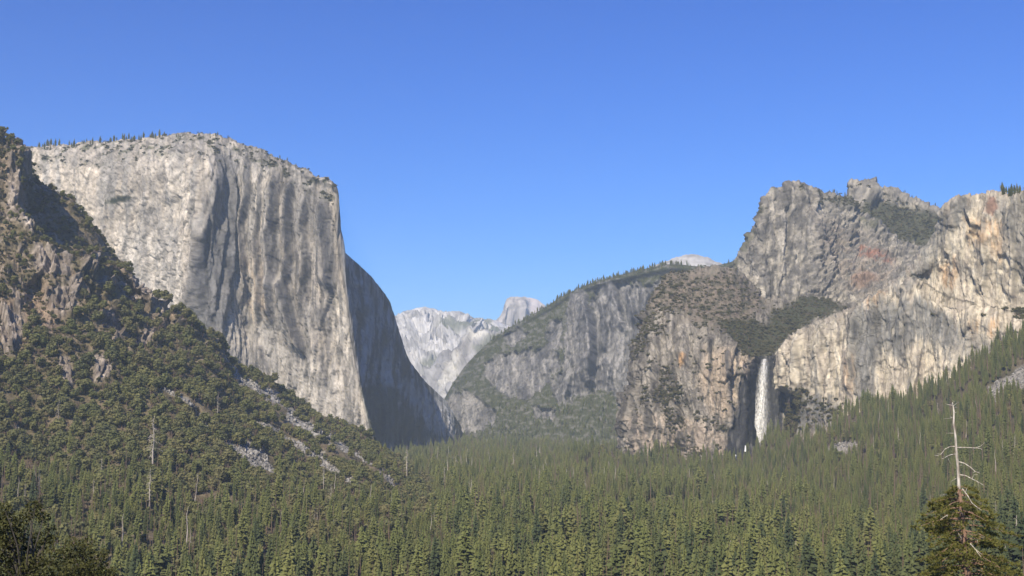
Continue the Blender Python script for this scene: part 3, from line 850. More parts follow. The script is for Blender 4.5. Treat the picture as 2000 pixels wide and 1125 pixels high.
    grid_mesh("waterfall_buttress", g2, c, M_ROCK, "brown granite buttress and brushy basin with a dark wet alcove behind the waterfall")


def right_wall():
    top = [(1506, 706, 2990), (1512, 692, 2950), (1540, 664, 2900), (1575, 640, 2850), (1620, 617, 2800), (1662, 604, 2770), (1690, 590, 2750), (1720, 572, 2730), (1748, 556, 2715), (1775, 530, 2700), (1800, 497, 2690), (1825, 455, 2680),
           (1848, 414, 2660), (1862, 398, 2640), (1885, 386, 2620), (1920, 386, 2590), (1955, 382, 2560), (2000, 374, 2520), (2060, 366, 2470), (2140, 360, 2410), (2260, 350, 2330)]
    bx = lambda px: float(np.interp(px, [1506, 1560, 1640, 1750, 1880, 2000, 2260], [900, 880, 850, 830, 790, 740, 640]))
    rows = [[] for _ in range(11)]
    for px, py, d in top:
        b = bx(px)
        ledge = float(np.interp(px, [1506, 1700, 1775, 1830, 1900, 1960, 2000, 2260], [0, 0, 548, 578, 602, 618, 628, 660])) if px >= 1748 else None
        rows[0].append((px + 30, py + 120, d + 1000)); rows[1].append((px + 8, py + 8, d + 160)); rows[2].append((px, py, d))
        lw = float(np.interp(px, [1506, 1515, 1545, 1600], [0, 12, 40, 40]))
        if ledge and ledge > py + 14:
            ys = [py + 8, py + (ledge - py) * .4, ledge - 6, ledge + 6]
            ds = [d - 14, d - 30, d - 34, d - 85]
        else:
            e = py + (b - py) * .35
            ys = [py + 6, py + (e - py) * .4, e - 8, e + 4]; ds = [d - lw * .6, d - lw * 1.3, d - lw * 1.5, d - lw * 1.8]
        ys += [ys[3] + (b - ys[3]) * .33, ys[3] + (b - ys[3]) * .66, b, b + 40]
        ds += [ds[3] - 15, ds[3] - 30, ds[3] - 60, ds[3] - 90]
        for k in range(8):
            sh = (ys[k] - py) * float(np.interp(px, [1506, 1530, 1560, 1700], [.04, .10, .02, 0])) if px < 1700 else 0
            rows[3 + k].append((px + sh, ys[k], ds[k]))
    g = grid_from_net(rows, 470, 380, .4)
    n = grid_normals(g); px, py, _ = proj(g)
    b = fbm(np.stack([px, 0 * px, py], -1), 40, 1, 40, 5, .6, 24.0)
    wx = px + 4 * b
    s = 1.7 * fbm(np.stack([wx, 0 * px, py], -1), 9, 1, 110, 4, .62, 1.0)
    s2 = 1.7 * fbm(np.stack([wx, 0 * px, py], -1), 4, 1, 50, 3, .6, 8.0)
    ff, kf = cliff_facets(px, py, (46, 20, 8), (7, 4, 1.5), 17, aspect=4.5)
    D = ff + 12 * fbm(g, 150, 150, 150, 4) + 4 * ridged(g, 30, 30, 160, 4, .55, 3.0) + 3 * ridged(g, 20, 20, 22, 3, .5, 13.0)
    st = fbm(g, 60, 60, 110, 3, .5, 9.0) * 4
    D = D + 4 * (np.floor(st) + sstep(.8, 1, st - np.floor(st)))
    for line, wl, wr, A in (([(1672, 610), (1668, 680), (1660, 780)], 26, 6, 22), ([(1712, 600), (1700, 680)], 30, 6, 10), ([(1886, 400), (1906, 440), (1890, 470)], 12, 6, 20), ([(1935, 390), (1925, 440), (1930, 520), (1925, 600)], 26, 5, 14),
                            ([(1820, 480), (1812, 540)], 30, 8, 10), ([(1980, 420), (1985, 520), (1980, 600)], 26, 5, 14), ([(1800, 680), (1790, 740), (1782, 775)], 14, 4, 18), ([(1865, 420), (1850, 500)], 20, 6, 8),
                            ([(1570, 650), (1562, 720), (1556, 780)], 26, 6, 16), ([(1610, 640), (1605, 700), (1600, 760)], 20, 5, 12)):
        D = D + A * saw(wx, py, line, wl, wr)
    D = D - 26 * pmask(px + 9 * b, py + 4 * b, [(1490, 772), (1514, 764), (1530, 758), (1550, 768), (1556, 800), (1552, 850), (1540, 900), (1480, 900)], 5)
    g2 = g + n * D[..., None]
    c = mix(np.broadcast_to(np.array((.35, .30, .245)), g.shape), np.broadcast_to(np.array((.50, .435, .34)), g.shape), sstep(-.4, .3, s + .5 * b))
    grey = np.zeros(px.shape)
    for poly, w in (([(1700, 590), (1775, 530), (1850, 410), (1880, 385), (1905, 395), (1890, 430), (1850, 470), (1810, 540), (1770, 560), (1740, 580)], .75),
                    ([(1662, 610), (1690, 600), (1800, 580), (1880, 640), (1890, 670), (1850, 690), (1780, 660), (1760, 700), (1720, 690), (1700, 780), (1668, 780)], .78),
                    ([(1920, 385), (2020, 372), (2040, 560), (2000, 600), (1985, 480), (1940, 430)], .6),
                    ([(1860, 650), (1960, 670), (1940, 700), (1860, 720)], .5),
                    ([(1560, 640), (1660, 605), (1660, 650), (1600, 655)], .3),
                    ([(1548, 790), (1580, 770), (1640, 790), (1640, 850), (1550, 860)], .8)):
        grey = np.maximum(grey, w * pmask(px + 12 * b + 6 * s, py + 30 * s, poly, 12))
    c = mix(c, np.broadcast_to(np.array((.19, .185, .175)), g.shape), grey * (1.05 + .5 * s2))
    org = np.zeros(px.shape)
    for poly, w in (([(1835, 520), (1870, 500), (1868, 560), (1840, 560)], .6), ([(1880, 430), (1960, 430), (1955, 520), (1930, 480), (1900, 480)], .5), ([(1893, 470), (1906, 465), (1905, 480), (1894, 480)], .8),
                    ([(1690, 588), (1735, 572), (1720, 590), (1700, 602)], .5), ([(1935, 625), (1948, 625), (1946, 660), (1932, 655)], .9), ([(1898, 630), (1915, 630), (1912, 650), (1898, 648)], .6),
                    ([(1650, 700), (1672, 700), (1670, 770), (1654, 760)], .4)):
        org = np.maximum(org, w * pmask(px + 5 * b, py + 12 * s, poly, 6))
    c = mix(c, np.broadcast_to(np.array((.55, .33, .16)), g.shape), org * sstep(-.5, .2, s2))
    c = mix(c, np.broadcast_to(np.array((.24, .14, .10)), g.shape), .85 * pmask(px, py + 4 * b, [(1932, 388), (1946, 386), (1950, 405), (1942, 423), (1930, 418)], 3))
    c = mix(c, np.broadcast_to(DARK * 1.6, g.shape), .55 * sstep(.30, .6, s) * (1 - org))
    c = mix(c, np.broadcast_to(np.array((.62, .56, .46)), g.shape), .5 * sstep(.2, .6, s2) * (1 - grey))
    c = c * (1 - .55 * lmask(px, py + 4 * b, [(1785, 545), (1830, 568), (1865, 583), (1900, 597), (1960, 612), (2000, 622)], 1.6, 2))[..., None]
    blk = ridged(np.stack([px, 0 * px, py], -1), 30, 1, 30, 3, .6, 30.0)
    c = c * (.98 * kf * (1 - .4 * sstep(.82, .93, blk)))[..., None]
    tops = np.interp(px, [t[0] for t in top], [t[1] for t in top])
    vt = (1 - sstep(3, 14, py - tops)) * .0 + pmask(px, py, [(1985, 608), (2040, 620), (2040, 640), (1985, 625)], 5) * .8
    scarn = pmask(px + 8 * b, py, [(1520, 790), (1545, 765), (1575, 765), (1560, 850), (1515, 860)], 8)
    slab = pmask(px, py, [(1545, 800), (1590, 775), (1650, 790), (1640, 850), (1550, 870)], 8)
    c = mix(c, np.broadcast_to(DARK, g.shape), .85 * pmask(px, py, [(1490, 775), (1514, 768), (1530, 764), (1545, 770), (1530, 850), (1500, 880)], 6))  # recess beside the fall, its shade and wetness put into the colour
    c = mix(c, np.broadcast_to(VEG, g.shape), .8 * scarn)
    SURF['wall'] = (g2, px, py, np.clip(scarn * .9 + vt + .12 * slab, 0, 1))
    grid_mesh("streaked_granite_wall", g2, c, M_ROCK, "cream and orange streaked granite wall on the right above the conifer slope")


far_summit()
main_summit()
fall_buttress()
right_wall()

# ------------------------------------------------------------------ brushy hillside on the left
L_SIL = [(-300, 30, 2060), (-120, 150, 2110), (0, 240, 2150), (28, 262, 2155), (60, 290, 2160), (85, 312, 2165), (112, 335, 2170), (140, 352, 2175), (155, 380, 2180), (185, 420, 2185), (205, 455, 2190), (225, 480, 2195), (238, 506, 2200), (262, 535, 2205), (300, 566, 2210), (322, 590, 2215), (352, 596, 2230), (368, 612, 2240),
         (395, 640, 2260), (425, 668, 2290), (445, 700, 2320), (500, 732, 2380), (560, 768, 2440), (640, 816, 2530), (722, 856, 2600), (790, 905, 2520), (850, 945, 2380), (910, 990, 2150), (980, 1040, 1900)]
TALUS_LINES = [([(505, 764), (560, 798), (620, 838), (700, 896), (765, 947)], 8), ([(508, 824), (540, 840), (600, 882), (650, 916), (692, 952)], 6), ([(560, 812), (640, 868), (730, 926)], 4),
               ([(318, 762), (350, 788), (390, 824), (425, 862)], 4), ([(30, 830), (60, 847), (95, 872)], 4), ([(440, 700), (470, 740), (512, 768)], 4)]
TALUS = [[(430, 865), (470, 868), (520, 885), (545, 905), (540, 935), (510, 925), (470, 900), (440, 880)]]


def line_dist(px, py, line):
    d = np.full(np.shape(px), 1e9)
    for (ax, ay), (bx, by) in zip(line[:-1], line[1:]):
        ex, ey = bx - ax, by - ay
        t = np.clip(((px - ax) * ex + (py - ay) * ey) / (ex * ex + ey * ey), 0, 1)
        d = np.minimum(d, np.hypot(px - ax - t * ex, py - ay - t * ey))
    return d


OUTCROP = [[(10, 300), (40, 330), (36, 400), (14, 400)], [(60, 480), (140, 510), (130, 545), (70, 530)], [(0, 590), (40, 570), (55, 640), (30, 690), (0, 680)], [(95, 560), (150, 540), (160, 590), (120, 610), (95, 600)], [(110, 690), (140, 690), (150, 745), (125, 755)], [(175, 690), (205, 690), (212, 740), (175, 745)],
           [(150, 495), (175, 505), (180, 540), (150, 535)], [(240, 545), (265, 540), (300, 570), (285, 590), (255, 580)], [(300, 580), (330, 590), (335, 612), (300, 602)], [(265, 640), (300, 635), (300, 665), (270, 660)], [(190, 605), (210, 598), (250, 640), (235, 655), (200, 630)],
           [(10, 350), (60, 420), (60, 470), (20, 430)]]


def left_hillside():
    rows = [[] for _ in range(12)]
    for px, py, d in L_SIL:
        py = py + 9 + float(np.interp(px, [0, 100], [16, 0]))
        D0 = lambda y: float(np.interp(y, [0, 240, 400, 500, 600, 700, 850, 950, 1050, 1200], [2260, 2150, 2050, 1950, 1850, 1750, 1590, 1330, 1080, 840])) + (px / 400 * 100 if y < 1000 else px / 400 * 60)
        rows[0].append((px + 60, py + 130, d + 700)); rows[1].append((px + 12, py + 16, d + 120)); rows[2].append((px, py, d))
        for k, f in enumerate((.04, .1, .2, .33, .47, .62, .76, .9, 1.0)):
            y = py + (1195 - py) * f
            rows[3 + k].append((px, y, D0(y) + (d - D0(py)) * (1 - f) ** 3))
    g = grid_from_net(rows, 660, 560, .6)
    px, py, dep = proj(g)
    n = grid_normals(g)
    b = fbm(np.stack([px, 0 * px, py], -1), 60, 1, 60, 4, .6, 34.0)
    wx, wy = px + 22 * b, py + 14 * b
    # gullies lie back from the camera, ribs stand out: push along the ground direction away from the camera
    hollow = 0
    hollow = hollow + 175 * pmask(wx, wy, [(58, 280), (50, 360), (48, 420), (90, 462), (150, 500), (215, 512), (245, 512), (240, 440), (140, 320)], 12)
    hollow = hollow + 60 * pmask(wx, wy, [(205, 540), (235, 530), (300, 600), (330, 640), (345, 665), (300, 640), (240, 590)], 10)
    hollow = hollow + 75 * pmask(wx, py + 5 * b, [(445, 690), (500, 740), (560, 775), (620, 815), (600, 828), (540, 795), (490, 770), (455, 745), (438, 720)], 8)
    hollow = hollow + 40 * pmask(wx, wy, [(300, 590), (325, 598), (385, 650), (420, 690), (390, 680), (330, 640)], 8)
    hollow = hollow + 35 * pmask(wx, wy, [(180, 560), (215, 600), (280, 650), (260, 660), (190, 620)], 8) + 30 * pmask(wx, wy, [(330, 790), (380, 810), (390, 830), (345, 815)], 6) + 30 * pmask(wx, wy, [(55, 560), (90, 540), (95, 600), (60, 600)], 8)
    hollow = hollow + 30 * pmask(wx, wy, [(285, 720), (305, 730), (310, 760), (288, 750)], 8)
    upper = 1 - sstep(560, 760, py - .15 * (px - 200))
    crag = ridged(g, 70, 70, 60, 5, .55, 5.0)
    q = np.stack([g[..., 0] + .35 * g[..., 1], 0 * g[..., 0], g[..., 2]], -1)
    rib = ridged(q, 130, 1, 400, 3, .5, 2.0)
    oc = np.zeros(px.shape)
    for poly in OUTCROP:
        oc = np.maximum(oc, pmask(px + 14 * b, py + 10 * b, poly, 6))
    # outcrops anywhere high up
    oc = np.maximum(oc, upper * sstep(.12, .32, fbm(g, 60, 60, 45, 4, .6, 44.0)) * .9)
    edge = 1 - sstep(0, 14, py - np.interp(px, [a[0] for a in L_SIL], [a[1] for a in L_SIL]))
    D = 24 * fbm(g, 160, 160, 160, 4) + 16 * (rib - .5) + upper * (24 * (crag - .5)) + 5 * fbm(g, 25, 25, 25, 3) + (oc + .3 * upper) * (.9 * cliff_facets(px, py, (30, 14, 7), (14, 8, 4), 27, lean=-.15, aspect=2.4)[0] + 8 * ridged(g, 24, 24, 40, 3, .55, 7.0)) + edge * upper * 6 * ridged(g, 16, 16, 40, 2, .5, 31.0)
    h = g[..., :2] / np.linalg.norm(g[..., :2], axis=-1, keepdims=True)
    D = D * (1 - .6 * edge)
    D = D * (1 - .5 * sstep(60, 160, hollow))
    g2 = g + n * (D * sstep(-135, -90, g[..., 2]))[..., None]
    g2[..., :2] += h * (hollow)[..., None]
    rock = mix(np.broadcast_to(np.array((.15, .125, .105)), g.shape), np.broadcast_to(np.array((.36, .31, .265)), g.shape), sstep(-.3, .5, fbm(g, 12, 12, 50, 4, .6, 3.0)))
    rock = rock * (.9 * cliff_facets(px, py, (30, 14, 7), (1, 1, 1), 27, lean=-.15, aspect=2.4)[1])[..., None]
    soil = mix(np.broadcast_to(np.array((.10, .085, .05)), g.shape), np.broadcast_to(np.array((.21, .165, .12)), g.shape), sstep(-.2, .35, fbm(g, 50, 50, 50, 4, .6, 13.0)) * (.35 + .65 * upper))
    soil = mix(soil, np.broadcast_to(np.array((.27, .20, .15)), g.shape), .7 * pmask(px + 14 * b, py + 10 * b, [(0, 575), (60, 555), (150, 560), (110, 640), (60, 660), (0, 690)], 16))
    tal = np.zeros(px.shape)
    for poly in TALUS:
        tal = np.maximum(tal, pmask(px + 6 * b, py + 4 * b, poly, 4))
    for ln, w in TALUS_LINES:
        tal = np.maximum(tal, 1 - sstep(w * .6, w * 1.3, line_dist(px + 5 * b, py + 4 * b, ln) + 4 * fbm(g, 14, 14, 14, 2)))
    c = mix(soil, rock, oc)
    c = mix(c, mix(np.broadcast_to(np.array((.15, .145, .135)), g.shape), np.broadcast_to(np.array((.33, .315, .295)), g.shape), sstep(-.3, .3, fbm(g, 8, 8, 8, 3))), tal)
    SURF['left'] = (g2, px, py, (1 - oc) * (1 - tal))
    SURF['left_tal'] = tal
    SURF['left_low'] = (upper, oc)
    grid_mesh("left_hillside", g2, c, M_SOIL, "steep brushy hillside with rocky crags and talus chutes on the left")


left_hillside()


def right_slope():
    top = [(1120, 890, 3150), (1200, 893, 3000), (1260, 892, 2930), (1330, 896, 2880), (1400, 899, 2830), (1440, 898, 2810), (1475, 884, 2870), (1500, 866, 2900), (1540, 862, 2820), (1580, 850, 2790), (1620, 832, 2770), (1645, 806, 2745), (1700, 792, 2700), (1760, 784, 2640),
           (1820, 760, 2580), (1880, 728, 2520), (1950, 690, 2440), (2000, 670, 2400), (2090, 620, 2330), (2250, 540, 2240)]
    rows = [[] for _ in range(9)]
    for px, py, d in top:
        db = float(np.interp(px, [1120, 1500, 2000, 2250], [900, 860, 650, 540]))
        rows[0].append((px, py - 6, d + 130)); rows[1].append((px, py, d))
        for k, f in enumerate((.1, .22, .36, .5, .66, .82, 1.0)):
            rows[2 + k].append((px, py + (1200 - py) * f, d + (db - d) * f ** .9))
    g = grid_from_net(rows, 420, 330, .6)
    px, py, _ = proj(g); n = grid_normals(g)
    b = fbm(np.stack([px, 0 * px, py], -1), 40, 1, 40, 4, .6, 54.0)
    D = (22 * fbm(g, 220, 220, 220, 4) + 3 * fbm(g, 25, 25, 25, 3)) * sstep(-135, -80, g[..., 2])
    g2 = g + n * D[..., None]
    bare = np.zeros(px.shape)
    for poly in R_BARE:
        bare = np.maximum(bare, pmask(px + 8 * b, py + 5 * b, poly, 5))
    c = mix(np.broadcast_to(np.array((.06, .055, .032)), g.shape), np.broadcast_to(np.array((.10, .085, .055)), g.shape), sstep(-.3, .3, b))
    c = mix(c, np.broadcast_to(np.array((.27, .25, .22)), g.shape), bare)
    SURF['right'] = (g2, px, py, 1 - bare)
    grid_mesh("right_hillside", g2, c, M_SOIL, "conifer covered slope falling from the foot of the streaked wall")


R_BARE = [[(1925, 760), (1960, 740), (2005, 715), (2005, 750), (1960, 785), (1935, 790)], [(1618, 880), (1640, 868), (1700, 872), (1660, 885), (1640, 895), (1620, 895)]]
right_slope()


# ------------------------------------------------------------------ one height map of everything one can plant on
CELL = 8.0
GX0, GX1, GY0, GY1 = -2400, 3000, 0, 6200
NX, NY = int((GX1 - GX0) / CELL), int((GY1 - GY0) / CELL)
HM = floor_z(*np.meshgrid(GX0 + (np.arange(NX) + .5) * CELL, GY0 + (np.arange(NY) + .5) * CELL))
ZONE = np.zeros(HM.shape, np.int8)          # 0 floor, 1 left hillside, 2 right hillside


def splat(g, zone):
    s = np.full(HM.shape, -1e9)
    n = g
    for up in range(2):                      # densify once so that no cell is missed
        m = np.empty((n.shape[0] * 2 - 1, n.shape[1] * 2 - 1, 3))
        m[::2, ::2] = n; m[1::2, ::2] = (n[:-1] + n[1:]) / 2; m[::2, 1::2] = (n[:, :-1] + n[:, 1:]) / 2
        m[1::2, 1::2] = (n[:-1, :-1] + n[1:, 1:]) / 2
        n = m
    q = n.reshape(-1, 3)
    i = ((q[:, 0] - GX0) / CELL).astype(int); j = ((q[:, 1] - GY0) / CELL).astype(int)
    ok = (i >= 0) & (i < NX) & (j >= 0) & (j < NY)
    np.maximum.at(s, (j[ok], i[ok]), q[ok, 2])
    hit = s > HM
    HM[hit] = s[hit]
    ZONE[hit] = zone


splat(SURF['left'][0][int(560 * .1):], 1)
splat(SURF['right'][0], 2)


def height(x, y):
    i = np.clip((x - GX0) / CELL - .5, 0, NX - 1.001); j = np.clip((y - GY0) / CELL - .5, 0, NY - 1.001)
    i0 = i.astype(int); j0 = j.astype(int); fi = i - i0; fj = j - j0
    z = HM[j0, i0] * (1 - fi) * (1 - fj) + HM[j0, i0 + 1] * fi * (1 - fj) + HM[j0 + 1, i0] * (1 - fi) * fj + HM[j0 + 1, i0 + 1] * fi * fj
    return z, ZONE[np.round(j).astype(int), np.round(i).astype(int)]


# ------------------------------------------------------------------ plants: meshes
def mesh_from(name, V, Fc, mat):
    me = bpy.data.meshes.new(name)
    me.from_pydata([tuple(v) for v in V], [], Fc)
    me.materials.append(mat)
    me.update()
    return me


def tube_into(V, Fc, pts, radii, sides=6, cap=True):
    pts = [Vector(p) for p in pts]
    base = len(V)
    prev = None
    for i, p in enumerate(pts):
        d = (pts[min(i + 1, len(pts) - 1)] - pts[max(i - 1, 0)]).normalized()
        a = d.orthogonal().normalized() if prev is None else (prev - d * prev.dot(d)).normalized()
        prev = a
        b = d.cross(a)
        for k in range(sides):
            t = 2 * math.pi * k / sides
            V.append(p + (a * math.cos(t) + b * math.sin(t)) * radii[i])
    for i in range(len(pts) - 1):
        for k in range(sides):
            k2 = (k + 1) % sides
            Fc.append((base + i * sides + k, base + i * sides + k2, base + (i + 1) * sides + k2, base + (i + 1) * sides + k))
    if cap:
        Fc.append(tuple(base + (len(pts) - 1) * sides + k for k in range(sides)))


def conifer_meshes(seed, H=10.0, width=.105, start=.14, dens=1.0, mat=None, droop=.25, ragged=.3):
    """unit conifer 10 m tall (scaled in use): crown of drooping fans, trunk"""
    r = random.Random(seed)
    V, Fc = [], []
    tiers = int(60 * dens)
    for i in range(tiers):
        t = i / (tiers - 1)
        z = H * (start + (1 - start) * t ** 1.0 * .985)
        rad = H * width * min(1.0, (1 - t) * 1.9 + .05) ** .8 * (1.0 - .30 * (1 - t) ** 3) + H * .008
        nb = max(4, int(round(9 - 5 * t)))
        a0 = r.random() * 6.28
        for k in range(nb):
            if r.random() < ragged * .35: continue
            a = a0 + 6.283 * k / nb + r.uniform(-.35, .35)
            L = rad * r.uniform(1 - ragged, 1 + ragged * .55)
            wd = L * r.uniform(.17, .28) + H * .003
            dz = -droop * L * r.uniform(.5, 1.5)
            ca, sa = math.cos(a), math.sin(a)
            zz = z + r.uniform(-1, 1) * H * .03
            up = H * r.uniform(.012, .028)
            o = len(V)
            # a fan: root, left shoulder, tip, right shoulder, raised middle
            V += [Vector((ca * .05 * L, sa * .05 * L, zz + up * .3)), Vector((ca * .6 * L - sa * wd, sa * .6 * L + ca * wd, zz + dz * .7 - up * r.random())),
                  Vector((ca * L, sa * L, zz + dz)), Vector((ca * .6 * L + sa * wd, sa * .6 * L - ca * wd, zz + dz * .7 - up * r.random())),
                  Vector((ca * .55 * L, sa * .55 * L, zz + dz * .35 + up))]
            Fc += [(o, o + 1, o + 4), (o + 1, o + 2, o + 4), (o + 2, o + 3, o + 4), (o + 3, o, o + 4), (o + 1, o, o + 3)]
    # leader
    o = len(V)
    V += [Vector((.05, 0, H * .95)), Vector((-.03, .05, H * .95)), Vector((-.03, -.05, H * .95)), Vector((0, 0, H * 1.01))]
    Fc += [(o, o + 1, o + 3), (o + 1, o + 2, o + 3), (o + 2, o, o + 3)]
    crown = mesh_from("conifer_crown", V, Fc, mat or M_PINE)
    V, Fc = [], []
    tube_into(V, Fc, [(0, 0, -.3), (0, 0, H * .3), (0, 0, H * .7), (0, 0, H * .97)], [H * .013, H * .010, H * .006, H * .002], 5)
    trunk = mesh_from("conifer_trunk", V, Fc, M_BARK)
    return crown, trunk


def oak_meshes(seed, mat=None, lobes=26, leaves=380, flat=.8):
    """round crown about 8 m wide, 7 m tall, of many small leaf clumps over irregular lobes"""
    r = random.Random(seed)
    V, Fc = [], []
    cs = []
    for i in range(lobes):
        a = r.random() * 6.283; u = r.random() ** .6; h = r.random()
        rr = 3.0 * u * math.sqrt(max(.08, 1 - (h * .9) ** 2))
        cs.append((Vector((rr * math.cos(a), rr * math.sin(a), 1.8 + h * 4.4 * flat)), r.uniform(.9, 1.6)))
    for i in range(leaves):
        c, s = cs[i % lobes]
        d = Vector((r.gauss(0, 1), r.gauss(0, 1), r.gauss(.25, 1))).normalized()
        p = c + d * s * r.uniform(.75, 1.05)
        # a leaf clump: bent little quad lying roughly on the lobe
        t1 = d.orthogonal().normalized()
        t1 = Matrix.Rotation(r.random() * 6.28, 3, d) @ t1
        t2 = d.cross(t1)
        k = r.uniform(.38, .75)
        tilt = d * r.uniform(-.3, .3)
        o = len(V)
        V += [p - t1 * k + tilt * k, p - t2 * k * .7, p + t1 * k - tilt * k, p + t2 * k * .7 + d * k * .3]
        Fc += [(o, o + 1, o + 2), (o, o + 2, o + 3)]
    # inner dark mass of twigs
    for c, s in cs:
        o = len(V)
        q = s * .72
        V += [c + Vector((q, 0, 0)), c + Vector((-q, 0, 0)), c + Vector((0, q, 0)), c + Vector((0, -q, 0)), c + Vector((0, 0, q)), c + Vector((0, 0, -q))]
        for a_, b_ in ((0, 2), (2, 1), (1, 3), (3, 0)):
            Fc += [(o + a_, o + b_, o + 4), (o + b_, o + a_, o + 5)]
    crown = mesh_from("oak_crown", V, Fc, mat or M_OAK)
    V, Fc = [], []
    tube_into(V, Fc, [(0, 0, -.8), (.1, 0, 1.2), (.3, .1, 3.5)], [.28, .22, .12], 5)
    for k in range(3):
        a = k * 2.1 + r.random()
        tube_into(V, Fc, [(.1, 0, 1.2), (1.2 * math.cos(a), 1.2 * math.sin(a), 2.6), (2.1 * math.cos(a), 2.1 * math.sin(a), 4.0)], [.15, .1, .05], 4)
    trunk = mesh_from("oak_trunk", V, Fc, M_BARK)
    return crown, trunk


def dead_meshes(seed, H=10.0, full=True, droop=-.25, blen=.09, lean=0.0):
    r = random.Random(seed)
    V, Fc = [], []
    n = 6
    wob = [Vector((r.uniform(-.012, .012) * H + lean * H * (i / n) ** 1, r.uniform(-.012, .012) * H, H * i / n)) for i in range(n + 1)]
    wob[0] = Vector((0, 0, -.3))
    tube_into(V, Fc, wob, [H * .0125 * (1 - .82 * i / n) for i in range(n + 1)], 6)
    trunk = mesh_from("dead_trunk", V, Fc, M_DEAD)
    V, Fc = [], []
    nb = 46 if full else 9
    for i in range(nb):
        t = .22 + .76 * (i + r.random()) / nb
        f = t * n; k = min(int(f), n - 1); p = wob[k].lerp(wob[k + 1], f - k)
        a = r.random() * 6.283
        L = H * blen * (1.15 - t) * r.uniform(.4, 1.3) * (1.6 if full else 1)
        dx, dy = math.cos(a) * L, math.sin(a) * L
        tube_into(V, Fc, [p, p + Vector((dx * .5, dy * .5, droop * L * .2)), p + Vector((dx, dy, droop * L * r.uniform(.6, 1.6)))], [H * .0042, H * .003, H * .0012], 3, False)
        if full and r.random() < .6:
            q = p + Vector((dx * .6, dy * .6, droop * L * .35))
            tube_into(V, Fc, [q, q + Vector((dx * .35 - dy * .3, dy * .35 + dx * .3, droop * L * .8))], [H * .0025, H * .001], 3, False)
    br = mesh_from("dead_branches", V, Fc, M_DEAD)
    return trunk, br


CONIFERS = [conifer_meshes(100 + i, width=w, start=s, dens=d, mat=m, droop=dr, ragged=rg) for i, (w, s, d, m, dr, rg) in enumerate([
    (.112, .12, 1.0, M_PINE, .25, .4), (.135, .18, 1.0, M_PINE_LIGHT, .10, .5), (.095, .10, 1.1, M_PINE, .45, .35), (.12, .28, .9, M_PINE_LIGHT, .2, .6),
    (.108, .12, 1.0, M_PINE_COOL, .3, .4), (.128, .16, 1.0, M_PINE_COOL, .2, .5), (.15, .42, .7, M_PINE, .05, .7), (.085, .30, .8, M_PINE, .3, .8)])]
OAKS = [oak_meshes(200 + i, lobes=l, leaves=lv, flat=f) for i, (l, lv, f) in enumerate([(26, 420, .8), (20, 360, .65), (30, 460, .95), (16, 320, .75)])]
SHRUBS = [oak_meshes(300 + i, mat=M_SHRUB, lobes=l, leaves=lv, flat=f) for i, (l, lv, f) in enumerate([(10, 130, .5), (12, 150, .7)])]
DEADS = [dead_meshes(400, full=True, blen=.10, droop=-.5), dead_meshes(401, full=False, blen=.06), dead_meshes(402, full=True, blen=.075, droop=-.2), dead_meshes(403, full=False, blen=.08, lean=.06)]


def link(name, data, parent=None):
    o = bpy.data.objects.new(name, data)
    COL.objects.link(o)
    if parent: o.parent = parent
    return o


def tree_thing(kind, parts, loc, scale, rz, label, cat, group=None):
    e = link(kind, None)
    e.empty_display_size = .5
    for nm, me in parts: link(nm, me, e)
    e.location = loc
    e.rotation_euler = (0, 0, rz)
    e.scale = scale if hasattr(scale, '__len__') else (scale,) * 3
    e["label"] = label; e["category"] = cat
    if group: e["group"] = group
    return e


def scatter(name, pts, scl, rz, var, protos, label, kind='stuff'):
    """one object of many: points carry size, turn and which plant; protos: list of lists of placed objects whose meshes are reused"""
    me = bpy.data.meshes.new(name)
    n = len(pts)
    me.vertices.add(n)
    me.vertices.foreach_set("co", np.asarray(pts, np.float32).reshape(-1))
    a = me.attributes.new("scl", 'FLOAT_VECTOR', 'POINT'); a.data.foreach_set("vector", np.asarray(scl, np.float32).reshape(-1))
    r3 = np.zeros((n, 3), np.float32); r3[:, 2] = rz
    a = me.attributes.new("rot", 'FLOAT_VECTOR', 'POINT'); a.data.foreach_set("vector", r3.reshape(-1))
    a = me.attributes.new("var", 'INT', 'POINT'); a.data.foreach_set("value", np.asarray(var, np.int32))
    ob = link(name, me)
    ob["kind"] = kind; ob["label"] = label
    ng = bpy.data.node_groups.new(name, 'GeometryNodeTree')
    ng.interface.new_socket("Geometry", in_out='INPUT', socket_type='NodeSocketGeometry')
    ng.interface.new_socket("Geometry", in_out='OUTPUT', socket_type='NodeSocketGeometry')
    N, L = ng.nodes, ng.links
    gi = N.new("NodeGroupInput"); go = N.new("NodeGroupOutput")
    iop = N.new("GeometryNodeInstanceOnPoints")
    jn = N.new("GeometryNodeJoinGeometry")
    for objs in reversed(protos):
        g2i = N.new("GeometryNodeGeometryToInstance")
        for o in objs:
            oi = N.new("GeometryNodeObjectInfo"); oi.transform_space = 'ORIGINAL'
            oi.inputs['Object'].default_value = o; oi.inputs['As Instance'].default_value = False
            L.new(oi.outputs['Geometry'], g2i.inputs[0])
        L.new(g2i.outputs[0], jn.inputs[0])
    L.new(gi.outputs[0], iop.inputs['Points'])
    L.new(jn.outputs[0], iop.inputs['Instance'])
    iop.inputs['Pick Instance'].default_value = True
    for attr, typ, sock in (("scl", 'FLOAT_VECTOR', 'Scale'), ("rot", 'FLOAT_VECTOR', 'Rotation'), ("var", 'INT', 'Instance Index')):
        na = N.new("GeometryNodeInputNamedAttribute"); na.data_type = typ; na.inputs[0].default_value = attr
        out = [s for s in na.outputs if s.enabled and s.name == 'Attribute'][0]
        L.new(out, iop.inputs[sock])
    L.new(iop.outputs[0], go.inputs[0])
    md = ob.modifiers.new("plants", 'NODES'); md.node_group = ng
    return ob


